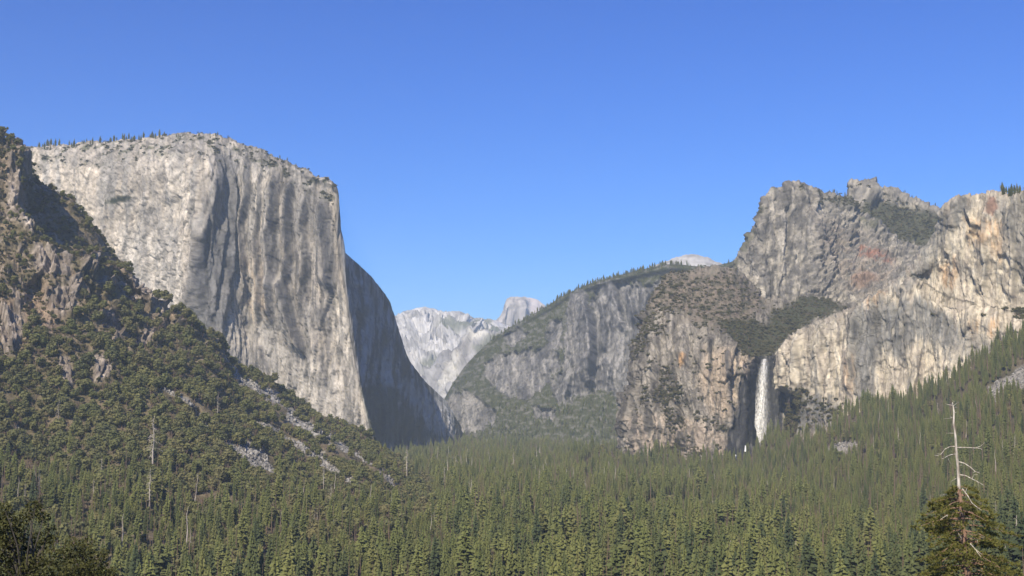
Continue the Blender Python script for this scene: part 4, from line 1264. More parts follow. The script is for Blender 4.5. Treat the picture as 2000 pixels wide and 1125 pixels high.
# ------------------------------------------------------------------ where the trees stand
def plant_positions():
    out = []
    # bands of distance with their own spacing
    for y0, y1, sp in ((560, 1100, 8.6), (1100, 1700, 8.8), (1700, 2600, 9.6), (2600, 3600, 11.5), (3600, 5600, 15)):
        x1 = y1 * .47 + 120
        nx, ny = int(2 * x1 / sp), int((y1 - y0) / sp)
        X, Y = np.meshgrid(-x1 + (np.arange(nx) + .5) * sp, y0 + (np.arange(ny) + .5) * sp)
        X = X + rng.uniform(-.48, .48, X.shape) * sp; Y = Y + rng.uniform(-.48, .48, Y.shape) * sp
        X, Y = X.ravel(), Y.ravel()
        ok = np.abs(X) < Y * .44 + 60
        out.append(np.stack([X[ok], Y[ok]], -1))
    q = np.concatenate(out)
    z, zone = height(q[:, 0], q[:, 1])
    return np.column_stack([q, z]), zone


pos, zone = plant_positions()
ppx, ppy, pdep = proj(pos)
# stay off the cliffs: nothing on the floor under the massifs
capx = np.interp(pos[:, 1], [3700, 3765, 4080, 4480, 4780, 5200, 6000], [-5000, -423, -380, -315, -260, -190, -150])
ok = ~((pos[:, 1] > 3740) & (pos[:, 0] < capx + 15))
ok &= ~((zone == 0) & (pos[:, 1] > 2860) & (pos[:, 0] > pos[:, 1] * .094) & (pos[:, 1] < 4600))
ok &= ~((zone == 0) & (pos[:, 1] > 5000) & (ppx > 920) & (rng.random(len(pos)) < .3))
bare = np.zeros(len(pos), bool)
for poly in TALUS + OUTCROP[:11]:
    bare |= (sdpoly(ppx + 5 * fbm(pos, 30, 30, 30, 2), ppy - 3, poly) < 2) & (zone == 1)
for ln, w in TALUS_LINES:
    bare |= (line_dist(ppx, ppy - 4, ln) < w + 3) & (zone == 1) & (rng.random(len(pos)) < .88)
for poly in R_BARE:
    bare |= (sdpoly(ppx, ppy, poly) < 3) & (zone == 2)
sel = ok & ~bare & (ppy < 1290) & (ppx > -180) & (ppx < 2180)
pos, zone, ppx, ppy = pos[sel], zone[sel], ppx[sel], ppy[sel]
N_ = len(pos)
n1 = fbm(pos, 170, 170, 1e6, 3, .5, 3.0)
n2 = fbm(pos, 60, 60, 1e6, 3, .5, 13.0)
u = rng.random(N_)
# share of oaks: the left hillside is oak and brush, lower down conifers come in
oakp = np.where(zone == 1, np.clip(1.05 - sstep(890, 1040, ppy - .12 * (ppx - 300)) * .72 + .5 * n1, .12, 1), .10 + .25 * (n1 > .2))
oakp = np.where((zone == 1) & (ppy < 860), 1.0, oakp)
clear = sdpoly(ppx, ppy, [(1180, 1000), (1300, 985), (1460, 990), (1470, 1022), (1380, 1045), (1200, 1040)]) < 0
oakp = np.where(clear, .9, oakp)
mound = (pos[:, 0] < -180) & (pos[:, 0] > -800) & (pos[:, 1] > 3050) & (pos[:, 1] < 3760)
oakp = np.where(mound, .75, oakp)
oakp = np.where((ppx > 1120) & (ppx < 1260) & (ppy < 905) & (ppy > 870), .6, oakp)
is_oak = u < oakp
# thin out
keep = np.ones(N_, bool)
ground_cover = np.where(zone == 1, np.where(ppy < 620, .62, .92), .93)
keep &= rng.random(N_) < ground_cover
keep &= ~((zone == 1) & (ppy < 700) & (n2 > .18))
keep &= ~((n2 < -.30) & (rng.random(N_) < .75))
pos, zone, ppx, ppy, is_oak, n1, n2 = (a[keep] for a in (pos, zone, ppx, ppy, is_oak, n1, n2))
N_ = len(pos)
hgt = np.where(is_oak, np.clip(rng.gamma(9, 1.28, N_), 5, 19), np.clip(rng.normal(33, 10, N_) * (1 + .45 * n1), 11, 58) * np.where(zone == 2, .88, 1) * np.where(zone == 1, .72, 1))
hgt = np.where(is_oak & (ppy < 560), hgt * .62, hgt)
wid = np.where(is_oak, hgt * rng.uniform(.95, 1.35, N_) / 7.0, hgt / 10 * rng.uniform(.70, 1.18, N_))
scl = np.stack([wid, wid, np.where(is_oak, hgt / 6.2, hgt / 10)], -1)
rz = rng.uniform(0, 6.28, N_)
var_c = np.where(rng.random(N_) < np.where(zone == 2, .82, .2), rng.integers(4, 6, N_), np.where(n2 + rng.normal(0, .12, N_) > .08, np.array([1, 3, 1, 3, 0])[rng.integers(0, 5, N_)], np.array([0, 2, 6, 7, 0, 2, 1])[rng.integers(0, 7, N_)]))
var_o = rng.integers(0, 4, N_)
sink = np.where(is_oak, 1.0, .5)
pos = pos - np.stack([0 * sink, 0 * sink, sink], -1)

# which of them show: sweep from the camera outwards over picture columns
top = pos + np.stack([0 * hgt, 0 * hgt, hgt * np.where(is_oak, .95, 1)], -1)
tpx, tpy, tdep = proj(top)
order = np.argsort(pos[:, 1])
hor = np.full(560, 1125.0)
shown = np.zeros(N_)
for i in order:
    d = pos[i, 1]
    hw = F_PX * (hgt[i] * (.09 if not is_oak[i] else .5)) / d
    a = int((tpx[i] - hw) / 4) + 10; b_ = int((tpx[i] + hw) / 4) + 11
    if b_ < 10 or a > 509: continue
    a = max(a, 10); b_ = min(b_, 510)
    if b_ <= a: continue
    seg = hor[a:b_]
    vis = np.clip(seg.mean() - tpy[i], 0, None)
    shown[i] = vis * min(hw * 2, 40)
    np.minimum(seg, tpy[i] + .35 * F_PX * hgt[i] / d * (0 if is_oak[i] else 1), out=seg)
zone_word = {0: "on the valley floor", 1: "on the left hillside", 2: "on the right-hand slope below the streaked wall"}


LANDMARKS = [(297, 890, "the tall grey dead conifer"), (364, 1040, "the tall white snag"), (264, 975, "the bare snag in the oaks"), (486, 960, "the pale snag below the talus"), (600, 975, "the pair of white snags"),
             (490, 905, "the wide grey talus field"), (620, 840, "the upper talus chute"), (600, 890, "the lower talus chute"), (722, 860, "the foot of the great monolith"), (840, 1030, "the leaning white snag"),
             (1010, 1060, "the three near white snags"), (1330, 1000, "the brushy clearing"), (1427, 1090, "the half-dead grey conifer"), (1556, 1090, "the thin grey dead conifer"), (1480, 900, "the foot of the waterfall"),
             (1640, 880, "the pale scree below the wall"), (1862, 850, "the bleached snag top"), (1885, 1050, "the big foreground pine"), (1960, 750, "the scree near the right edge"), (60, 1040, "the dark corner oak"),
             (425, 785, "the small dead tree in the oaks"), (114, 795, "the dead tree near the left edge"), (30, 640, "the bare slope at the left edge"), (190, 715, "the two small grey outcrops"), (320, 600, "the jagged notch of the hillside skyline"),
             (1250, 880, "the foot of the brown buttress"), (1183, 1100, "the pale snag low in the centre"), (722, 1070, "the crooked pale snag")]


def trim(t):
    for a in ("a little ", "well ", "just ", "live ", "small ", "large ", "short ", "tall "):
        if len(t.replace("-", " ").split()) <= 16: break
        t = t.replace(a, "", 1)
    return t


def place_words(x, y):
    d = [math.hypot(x - a, (y - b)) for a, b, _ in LANDMARKS]
    k = int(np.argmin(d)); a, b, w = LANDMARKS[k]
    dx, dy = x - a, y - b
    v = ("above" if dy < 0 else "below") if abs(dy) > .45 * abs(dx) else ""
    h = ("left" if dx < 0 else "right") if abs(dx) > .45 * abs(dy) else ""
    how = "just" if d[k] < 45 else ("a little" if d[k] < 110 else "well")
    if v and h: return f"{how} {v} and {h} of {w}"
    if v: return f"{how} {v} {w}"
    return f"{how} {h} of {w}"


def region_label(i, what):
    x = ppx[i]
    if zone[i] == 0:
        w = "left part of the valley floor" if x < 900 else ("middle of the valley floor" if x < 1350 else "right part of the valley floor")
        return w
    if zone[i] == 1:
        return "lower left hillside" if ppy[i] > 900 else "upper left hillside"
    return "slope below the streaked wall"


tint_word = ["olive green", "broad pale green", "narrow green", "pale thin-crowned", "dark green", "broad dark green", "flat-topped long-trunked", "thin ragged half-bare"]
oak_word = ["round", "spreading", "domed", "ragged"]
taken = np.zeros(N_, bool)
protoC, protoO = [None] * 8, [None] * 4
for want_oak in (False, True):
    cand = np.where((is_oak == want_oak) & (tpx > 5) & (tpx < 1995) & (tpy < 1118))[0]
    cand = cand[np.argsort(-shown[cand])]
    pick = list(cand[:290])
    vv = var_o if want_oak else var_c
    for v in range(4 if want_oak else 8):
        if not any(vv[i] == v for i in pick):
            pick.append(next(i for i in cand if vv[i] == v))
    for i in pick:
        taken[i] = True
        v = vv[i]
        cm, tm = (OAKS if want_oak else CONIFERS)[v]
        if want_oak:
            lab = f"{'small ' if hgt[i] < 9 else ('large ' if hgt[i] > 13 else '')}{oak_word[v]} live oak {place_words(tpx[i], tpy[i])}"
            lab = trim(lab)
            e = tree_thing("oak_tree", (("crown", cm), ("trunk", tm)), pos[i], scl[i], rz[i], lab, "oak tree", "live oaks of the hillside and valley")
            if protoO[v] is None: protoO[v] = list(e.children)
        else:
            lab = f"{'short ' if hgt[i] < 26 else ('tall ' if hgt[i] > 40 else '')}{tint_word[v]} conifer {place_words(tpx[i], tpy[i])}"
            lab = trim(lab)
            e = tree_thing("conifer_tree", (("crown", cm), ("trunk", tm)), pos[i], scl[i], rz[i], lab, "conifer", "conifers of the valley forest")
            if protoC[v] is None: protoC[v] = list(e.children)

rest = ~taken
mC = rest & ~is_oak; mO = rest & is_oak
scatter("forest", pos[mC], scl[mC], rz[mC], var_c[mC], protoC, "dense conifer forest filling the valley floor and lower slopes")
scatter("oak_woodland", pos[mO], scl[mO], rz[mO], var_o[mO], protoO, "live oak and brush woodland covering the left hillside")


# ------------------------------------------------------------------ growth on the rocks
def sample(key, prob, n, seedmask=None):
    g, px, py, _ = SURF[key]
    w = np.clip(prob, 0, None).copy()
    # weight by shown area, roughly even per pixel
    nv, nu = px.shape
    ax = np.abs(np.gradient(px, axis=1)) + .02; ay = np.abs(np.gradient(py, axis=0)) + .02
    w = (w * ax * ay).ravel()
    w /= w.sum()
    idx = rng.choice(len(w), n, replace=True, p=w)
    p = g.reshape(-1, 3)[idx] + rng.uniform(-2, 2, (n, 3)) * (1, 1, .2)
    return p, px.ravel()[idx], py.ravel()[idx]


def add_pts(lst, p, h, aspect):
    lst.append((p, h, aspect))


sh, cn = [], []
g, px, py, vd = SURF['buttress']
p, a, b = sample('buttress', vd, 8500); sh.append((p, np.clip(rng.gamma(4, 1.15, len(p)), 2.2, 10)))
g, px, py, vd = SURF['far_summit']
p, a, b = sample('far_summit', vd, 1500); sh.append((p, rng.uniform(5, 10, len(p))))
g, px, py, vd = SURF['summit']
p, a, b = sample('summit', vd * (py < 420), 420); sh.append((p, rng.uniform(4, 8, len(p))))
g, px, py, vd = SURF['wall']
p, a, b = sample('wall', vd, 1500); sh.append((p, rng.uniform(5, 10, len(p))))
g, px, py, vd = SURF['cap']
p, a, b = sample('cap', vd * (py > 200) * (py < 400), 1500); sh.append((p, rng.uniform(4, 9, len(p))))
g, px, py, vd = SURF['left']
up, oc = SURF['left_low']
p, a, b = sample('left', vd * (py < 760) * (px > -60) * sstep(-.1, .2, 1 - oc), 6500); sh.append((p, rng.uniform(2.5, 6.5, len(p))))
g, px, py, vd = SURF['ridge']
p, a, b = sample('ridge', vd * (px > 880) * (px < 1460) * (py < 862), 5200)
hh = rng.uniform(9, 24, len(p)) * np.where(b > 790, 1.25, .8); cn.append((p, hh))
# skyline conifers
def rim(key, sil, n, h0, h1, dy=4):
    g, px, py, _ = SURF[key]
    s = np.interp(px, [q[0] for q in sil], [q[1] for q in sil])
    m = (np.abs(py - s) < dy) & (px > sil[0][0]) & (px < sil[-1][0])
    p, a, b = sample(key, m.astype(float), n)
    cn.append((p, rng.uniform(h0, h1, n)))
rim('cap', [(70, 288), (110, 284), (200, 279), (280, 270), (330, 264)], 150, 10, 30, 5)
rim('cap', [(330, 264), (385, 262), (455, 273), (500, 292), (560, 317), (612, 339), (650, 356)], 190, 5, 15, 5)
rim('wall', [(1950, 382), (2000, 374), (2060, 366)], 55, 10, 26, 5)
rim('far_summit', [(1700, 355), (1740, 369), (1850, 408)], 26, 7, 18, 5)
rim('summit', [(1590, 370), (1620, 380), (1655, 392)], 24, 7, 18, 5)
rim('ridge', [(960, 662), (1065, 600), (1130, 562), (1200, 540), (1310, 516), (1450, 505)], 600, 10, 26, 5)
p = np.concatenate([q[0] for q in sh]); h = np.concatenate([q[1] for q in sh]); n = len(p)


# the first few shrubs are things of their own: the ones standing alone on the rock
sh_obs = []
solo = [(1421, 705, 'buttress'), (1528, 728, 'wall'), (1580, 770, 'wall'), (1590, 780, 'wall'), (1962, 613, 'wall'), (1922, 622, 'wall'), (1822, 616, 'wall')]
for k, (sx_, sy_, key) in enumerate(solo):
    g, px, py, _ = SURF[key]
    j = np.argmin((px - sx_) ** 2 + (py - sy_) ** 2)
    q = g.reshape(-1, 3)[j]
    cm, tm = SHRUBS[k % 2]
    where = ["dark shrub on the pale rock left of the waterfall lip", "dark shrub on the streaked wall just right of the waterfall", "round shrub at the foot of the pale wall right of the waterfall", "twin of the shrub at the foot of the pale wall",
             "dark bush at the end of the ledge across the streaked wall", "small bush under the ledge of the streaked wall", "single bush on the grey streaked face left of the ledge"][k]
    e = tree_thing("shrub", (("crown", cm), ("trunk", tm)), q - np.array((0, 0, 2.0)), 1.5 if k != 4 else 2.0, k * 1.3, where, "shrub")
    if k < 2: sh_obs.append(list(e.children))
s = h / 5.0
scatter("cliff_shrubs", p - np.array((0, 0, .8)), np.stack([s * rng.uniform(.8, 1.3, n), s * rng.uniform(.8, 1.3, n), s * .9], -1), rng.uniform(0, 6.28, n), rng.integers(0, 2, n), sh_obs, "shrubs and brush growing on ledges and slopes of the rocks")
p = np.concatenate([q[0] for q in cn]); h = np.concatenate([q[1] for q in cn]); n = len(p)
s = h / 10
scatter("distant_forest", p - np.array((0, 0, 1.5)), np.stack([s * 1.25, s * 1.25, s], -1), rng.uniform(0, 6.28, n), rng.integers(0, 6, n), protoC, "distant conifers covering the wooded ridge and the cliff rims")

# ------------------------------------------------------------------ dead trees
DEAD_LIST = [  # px, top py, base py, variant, words
    (297, 815, 905, 0, "tall grey dead conifer with drooping twigs on the oak hillside"), (291, 918, 985, 2, "pale dead conifer leaning below the tall grey one"), (264, 948, 1003, 1, "bare pale snag just left of the leaning dead conifer"),
    (238, 1005, 1066, 1, "thin bare snag above the bottom left corner"), (364, 993, 1070, 1, "tall white snag in the oaks with drooping side branches"), (371, 1035, 1070, 2, "short twiggy snag right against the tall white snag"), (425, 770, 802, 2, "small grey dead tree high on the oak hillside"),
    (114, 780, 812, 0, "small grey dead tree in the oaks near the left edge"), (66, 920, 972, 1, "slim snag above the dark foreground oak"), (48, 945, 980, 2, "short grey snag near the left edge"), (486, 940, 985, 1, "pale snag below the wide talus field"),
    (593, 938, 970, 1, "short white snag below the talus, left of a pair"), (603, 960, 1002, 1, "second white snag of the pair below the talus"), (616, 1000, 1030, 3, "slightly tilted pale snag below the white pair"), (764, 968, 992, 1, "short snag where the hillside meets the forest"),
    (848, 998, 1018, 1, "short white stub in the valley forest"), (838, 1008, 1052, 3, "leaning white snag beside a short stub"), (1002, 1030, 1078, 1, "white snag in the near valley forest, left of three"), (1023, 1020, 1056, 1, "taller middle snag of three in the near forest"), (1018, 1044, 1086, 1, "right snag of three in the near forest"),
    (986, 1078, 1112, 1, "low white snag near the bottom edge centre"), (1331, 988, 1008, 3, "bent pale snag at the edge of the brushy clearing"), (1432, 995, 1022, 2, "twiggy pale snag at the right end of the clearing"), (1427, 1060, 1145, 0, "grey half-dead conifer with spreading bare limbs near the bottom"),
    (1556, 1058, 1130, 2, "thin grey dead conifer near the bottom right of centre"), (1968, 1060, 1140, 1, "bare pale snag left of the edge snag at bottom right"), (1992, 1012, 1150, 2, "tall bare snag at the right edge of the picture"),
    (1362, 1108, 1140, 1, "short pole snag at the bottom edge"), (1183, 1090, 1140, 2, "pale snag low in the centre forest"), (722, 1050, 1090, 3, "crooked pale snag in the dark gap of the lower forest"), (1985, 850, 905, 2, "thin pale snag high on the right slope at the edge"),
    (1960, 860, 900, 1, "slim snag on the right slope near the edge"), (1945, 880, 925, 1, "slim snag right of the foreground tree top"), (1755, 835, 870, 2, "grey snag on the slope below the streaked wall"), (1798, 840, 880, 1, "pale snag left of the foreground tree top"),
    (1630, 930, 960, 1, "pale snag in the forest below the waterfall base"), (1500, 940, 975, 2, "grey snag in the forest under the waterfall")]
for k in range(46):
    i = int(rng.integers(0, N_))
    while not (zone[i] == 2 and 1500 < ppx[i] < 1990 and ppy[i] < 1080 and not is_oak[i] and shown[i] > 0):
        i = int(rng.integers(0, N_))
    DEAD_LIST.append((float(ppx[i]), float(tpy[i]) - 3, float(tpy[i]) + rng.uniform(14, 26), int(rng.integers(0, 4)), None))
for k in range(85):
    i = int(rng.integers(0, N_))
    while not (zone[i] != 2 and 20 < ppx[i] < 1500 and 900 < ppy[i] < 1090 and shown[i] > 0):
        i = int(rng.integers(0, N_))
    DEAD_LIST.append((float(ppx[i]), float(tpy[i]) - rng.uniform(8, 22), float(tpy[i]) + rng.uniform(12, 30), int(rng.integers(0, 4)), ""))
zgrid_y = np.arange(600, 3300, 5.0)
for px_, ty, by, v, words in DEAD_LIST:
    # walk out along the picture column until the ground comes up to the base pixel (shifted for trees in front)
    pz = P(px_, by + 12, zgrid_y)
    gz, _z = height(pz[:, 0], pz[:, 1])
    j = int(np.argmax(gz >= pz[:, 2])) if (gz >= pz[:, 2]).any() else 60
    base = pz[j].copy(); base[2] = gz[j]
    H = (by + 12 - ty) / F_PX * base[1]
    if words is None: words, grp = "slender grey snag among the conifers of the slope below the streaked wall", "grey snags on the right slope"
    elif words == "": words, grp = "slender pale snag standing in the lower forest and oaks", "pale snags in the lower forest"
    else: grp = "dead trees of the forest"
    w = H / 10
    tr, br = DEADS[v]
    tree_thing("dead_tree", (("trunk", tr), ("branches", br)), base, (w * 1.5, w * 1.5, w), rng.uniform(0, 6.28) if v != 3 else .2, words, "dead tree", grp)


# ------------------------------------------------------------------ talus blocks
def rocks_mesh(name, key, mask, n, s0, s1, label, mat):
    p, a, b = sample(key, mask, n)
    base = np.array([(1, 0, 0), (-1, 0, 0), (0, 1, 0), (0, -1, 0), (0, 0, 1), (0, 0, -1)], float)
    fc = np.array([(0, 2, 4), (2, 1, 4), (1, 3, 4), (3, 0, 4), (2, 0, 5), (1, 2, 5), (3, 1, 5), (0, 3, 5)])
    s = rng.uniform(s0, s1, (n, 1, 1)) * rng.uniform(.6, 1.4, (n, 1, 3))
    V = base[None] * s + rng.normal(0, .3, (n, 6, 3)) * s
    th = rng.uniform(0, 6.28, n); c, sn = np.cos(th)[:, None], np.sin(th)[:, None]
    V = np.stack([V[..., 0] * c - V[..., 1] * sn, V[..., 0] * sn + V[..., 1] * c, V[..., 2]], -1) + p[:, None]
    Fm = fc[None] + np.arange(n)[:, None, None] * 6
    me = bpy.data.meshes.new(name)
    me.vertices.add(n * 6); me.vertices.foreach_set("co", V.astype(np.float32).ravel())
    nf = n * 8
    me.loops.add(nf * 3); me.loops.foreach_set("vertex_index", Fm.astype(np.int32).ravel())
    me.polygons.add(nf); me.polygons.foreach_set("loop_start", (np.arange(nf) * 3).astype(np.int32)); me.polygons.foreach_set("loop_total", np.full(nf, 3, np.int32))
    me.update(calc_edges=True)
    at = me.color_attributes.new("tint", 'FLOAT_COLOR', 'POINT')
    col = np.ones((n * 6, 4), np.float32); col[:, :3] = np.repeat(rng.uniform(.08, .27, n), 6)[:, None] * (1, .96, .9)
    at.data.foreach_set("color", col.ravel())
    me.materials.append(mat)
    o = link(name, me); o["kind"] = "stuff"; o["label"] = label


g, px, py, _ = SURF['left']
rocks_mesh("talus", 'left', SURF['left_tal'] * (px > 0), 5000, .7, 3.4, "grey broken talus blocks in chutes down the left hillside", M_SOIL)
g, px, py, vd = SURF['right']
rocks_mesh("scree", 'right', (1 - vd), 900, .8, 2.6, "pale scree patches between conifers of the right slope", M_SOIL)


# ------------------------------------------------------------------ waterfall
def water_material():
    m, nt, bs = new_mat("falling water")
    N, L = nt.nodes, nt.links
    bs.inputs['Base Color'].default_value = (.88, .88, .88, 1)
    bs.inputs['Roughness'].default_value = .6
    tc = N.new("ShaderNodeTexCoord"); mp = N.new("ShaderNodeMapping"); mp.inputs['Scale'].default_value = (1 / 2.4, 1 / 2.4, 1 / 34.0)
    L.new(tc.outputs['Object'], mp.inputs[0])
    no = N.new("ShaderNodeTexNoise"); no.inputs['Scale'].default_value = 1; no.inputs['Detail'].default_value = 6; no.inputs['Roughness'].default_value = .7; no.inputs['Distortion'].default_value = .6
    L.new(mp.outputs[0], no.inputs[0])
    at = N.new("ShaderNodeAttribute"); at.attribute_name = "tint"
    mr = N.new("ShaderNodeMapRange"); mr.inputs[1].default_value = .40; mr.inputs[2].default_value = .62
    L.new(no.outputs[0], mr.inputs[0])
    mu = N.new("ShaderNodeMath"); mu.operation = 'MULTIPLY'
    L.new(mr.outputs[0], mu.inputs[0]); L.new(at.outputs['Fac'], mu.inputs[1])
    L.new(mu.outputs[0], bs.inputs['Alpha'])
    return m


M_WATER = water_material()


def waterfall():
    ys = np.linspace(701, 872, 90)
    layers = []
    cx = np.interp(ys, [701, 712, 740, 780, 820, 850, 872], [1494, 1493, 1490, 1487.5, 1484, 1481, 1476])
    hw = np.interp(ys, [701, 712, 740, 780, 820, 850, 872], [5.5, 8, 11, 15, 20, 24, 20])
    for li, (kx, kd, den) in enumerate(((1.3, 2, .38), (.95, -2, .55), (.66, -5, .8), (.4, -9, 1.0))):
        a = np.linspace(-1, 1, 26)
        X = cx[:, None] + hw[:, None] * kx * a[None] + .8 * noise3(a[None] * 3 + li * 9, ys[:, None] / 14, 0 * ys[:, None])
        D = np.interp(ys, [701, 780, 872], [3022, 2985, 2935])[:, None] + kd - 9 * (1 - a[None] ** 2) * kx + 3 * noise3(a[None] * 4, ys[:, None] / 10, 0 * ys[:, None] + li)
        g = P(X, ys[:, None] + 0 * a[None], D)
        fade = (1 - np.abs(a[None]) ** 1.6) * den * np.interp(ys, [701, 720, 800, 860, 872], [1, 1, .9, .75, .4])[:, None]
        t = np.repeat(fade[..., None], 3, -1)
        layers.append((g, t))
    # join layers as one body of water
    V = np.concatenate([l[0].reshape(-1, 3) for l in layers]); T = np.concatenate([l[1].reshape(-1, 3) for l in layers])
    F, o = [], 0
    for g_, _ in layers:
        nv, nu = g_.shape[:2]
        idx = np.arange(nv * nu).reshape(nv, nu) + o
        F.append(np.stack([idx[:-1, :-1], idx[1:, :-1], idx[1:, 1:], idx[:-1, 1:]], -1).reshape(-1, 4)); o += nv * nu
    F = np.concatenate(F)
    me = bpy.data.meshes.new("waterfall"); me.from_pydata(V.tolist(), [], F.tolist())
    at = me.color_attributes.new("tint", 'FLOAT_COLOR', 'POINT')
    c = np.ones((len(V), 4), np.float32); c[:, :3] = T; at.data.foreach_set("color", c.ravel())
    me.materials.append(M_WATER)
    ob = link("waterfall", me); ob["kind"] = "structure"; ob["label"] = "tall white waterfall dropping down the dark wet alcove"
    # cascades below
    for k, (x, y0, y1, w, words) in enumerate(((1456, 870, 882, 1.8, "small white cascade just below the waterfall foot"), (1437, 888, 897, 1.6, "lowest small white cascade near the forest edge"))):
        yy = np.linspace(y0, y1, 14); a = np.linspace(-1, 1, 6)
        g_ = P(x + w * a[None] * np.interp(yy, [y0, y1], [.6, 1.2])[:, None], yy[:, None] + 0 * a[None], 2795 - 6 * (1 - a[None] ** 2) - np.linspace(0, 6, 14)[:, None])
        m2 = grid_mesh("cascade", g_, np.full(g_.shape, .9), M_CASC, words)


mc, ntc, bsc = new_mat("cascade water"); bsc.inputs['Base Color'].default_value = (.82, .84, .85, 1); bsc.inputs['Roughness'].default_value = .5
M_CASC = mc
waterfall()


# ------------------------------------------------------------------ foreground: snag-topped pine
def foreground_pine():
    D0 = 150.0
    def W(px, py, dd=0): return Vector(P(px, py, D0 + dd).tolist())
    bz = float(floor_z(np.array([48.0]), np.array([D0]))[0])
    e = link("snag_topped_pine", None)
    base = W(1893, 1125); base.z = bz
    base.x = W(1893, 1125).x + .3
    e.location = base
    e["label"] = "tall pine with a bare bleached snag top and bushy lower crown at bottom right"; e["category"] = "pine tree"
    def rel(v): return v - base
    tp = [(1860.5, 786, .10), (1863.2, 805, .14), (1862.6, 826, .17), (1866, 852, .18), (1867.6, 880, .22), (1871, 912, .24), (1873, 955, .30), (1880, 1020, .38), (1886, 1070, .46), (1891, 1125, .55)]
    V, Fc = [], []
    pts = [rel(W(x, y)) for x, y, r in tp]; rad = [r for _, _, r in tp]
    low = len(pts)
    pts.append(Vector((0, 0, -1.0))); rad.append(.8)
    tube_into(V, Fc, [p for p in reversed(pts[:7])], [q * .66 for q in reversed(rad[:7])], 10)
    # bleached snag top
    link("snag_top", mesh_from("snag_top", V, Fc, M_SNAG), e)
    V, Fc = [], []
    tube_into(V, Fc, [p for p in reversed(pts[6:])], [q * .7 for q in reversed(rad[6:])], 10)
    link("trunk", mesh_from("pine_trunk", V, Fc, M_BARK_FG), e)
    # bare limbs traced from their shapes
    limbs = [([(1862, 792, 0), (1856, 791, .5), (1850, 790, .9), (1846, 788, 1)], .07), ([(1861, 790, 0), (1864, 785, -.5), (1860, 782, -.6)], .06), ([(1862, 793, 0), (1868, 788, -.4), (1872, 786, -.9), (1871, 784, -1)], .06),
             ([(1862, 797, 0), (1867, 795, .3), (1870, 796, .6)], .05), ([(1862, 806, 0), (1870, 805, -.6)], .04), ([(1861, 815, 0), (1855, 817, .4), (1843, 818, 1.2)], .05), ([(1858, 817, .3), (1857, 812, .3)], .04),
             ([(1863, 846, 0), (1848, 846, .7)], .04), ([(1868, 872, 0), (1856, 872, .5), (1846, 877, 1), (1838, 887, 1.4), (1832, 890, 1.7), (1825, 889, 2)], .085), ([(1838, 887, 1.4), (1830, 886, 1.6)], .04),
             ([(1870, 874, 0), (1888, 874, -.8), (1905, 875, -1.6), (1915, 876, -2.0), (1918, 878, -2.1)], .08), ([(1905, 875, -1.6), (1916, 871, -2), (1923, 864, -2.4)], .05), ([(1908, 875, -1.7), (1913, 872, -1.8)], .04),
             ([(1867, 887, 0), (1858, 888, .6), (1850, 891, 1), (1842, 896, 1.4), (1838, 894, 1.6)], .075), ([(1850, 891, 1), (1852, 896, 1.2), (1858, 908, 1.3)], .035),
             ([(1873, 902, 0), (1884, 905, -.6), (1896, 913, -1.2), (1905, 921, -1.6), (1914, 924, -2)], .08), ([(1905, 921, -1.6), (1900, 923, -1.5)], .04), ([(1873, 909, 0), (1880, 909, -.4)], .04),
             ([(1874, 927, 0), (1886, 929, -.7), (1898, 935, -1.4), (1910, 941, -1.8), (1923, 949, -2.4)], .09), ([(1898, 935, -1.4), (1903, 927, -1.7), (1910, 927, -1.9)], .05), ([(1910, 941, -1.8), (1912, 950, -1.9)], .04),
             ([(1872, 948, 0), (1862, 952, .6), (1853, 957, 1), (1851, 960, 1.1), (1856, 967, 1.2)], .085), ([(1868, 934, 0), (1858, 940, .6), (1856, 948, .7)], .05), ([(1872, 962, 0), (1850, 966, .9), (1836, 967, 1.5)], .06),
             ([(1880, 955, -.5), (1890, 968, -1.5), (1898, 982, -2), (1910, 992, -2.4), (1918, 997, -2.8)], .085), ([(1886, 960, -1), (1890, 950, -1.2)], .05), ([(1895, 1062, -2.6), (1904, 1072, -3), (1916, 1088, -3.4)], .10), ([(1904, 1072, -3), (1918, 1083, -3.6)], .05),
             ([(1893, 1078, -1.8), (1902, 1080, -2.6)], .05), ([(1852, 1005, -2.4), (1842, 1011, -2.8), (1836, 1015, -3)], .06), ([(1852, 1005, -2.4), (1850, 1010, -2.6)], .04), ([(1872, 1042, -1.6), (1878, 1052, -1.8), (1880, 1062, -1.2)], .06),
             ([(1872, 995, -1), (1879, 1003, -1.4), (1882, 1012, -1)], .06), ([(1912, 1048, -2), (1909, 1056, -2.2), (1910, 1062, -2.2)], .04)]
    for k, (ln, r0) in enumerate(limbs):
        V, Fc = [], []
        pp = [rel(W(x, y, d)) for x, y, d in ln]
        m = len(pp)
        tube_into(V, Fc, pp, [r0 * .85 * (1 - .75 * i / (m - 1)) for i in range(m)], 5)
        link("bare_branch", mesh_from("bare_branch", V, Fc, M_SNAG), e)
    # leafy boughs: each a limb with needle tufts
    r = random.Random(5)
    Vb, Fb, Vn, Fn = [], [], [], []
    tl = [(p.z, p) for p in pts]
    def trunk_at(py):
        ys_ = [t[1] for t in tp]; xs_ = [t[0] for t in tp]
        return rel(W(float(np.interp(py, ys_, xs_)), py))
    rows_ = []
    py = 958
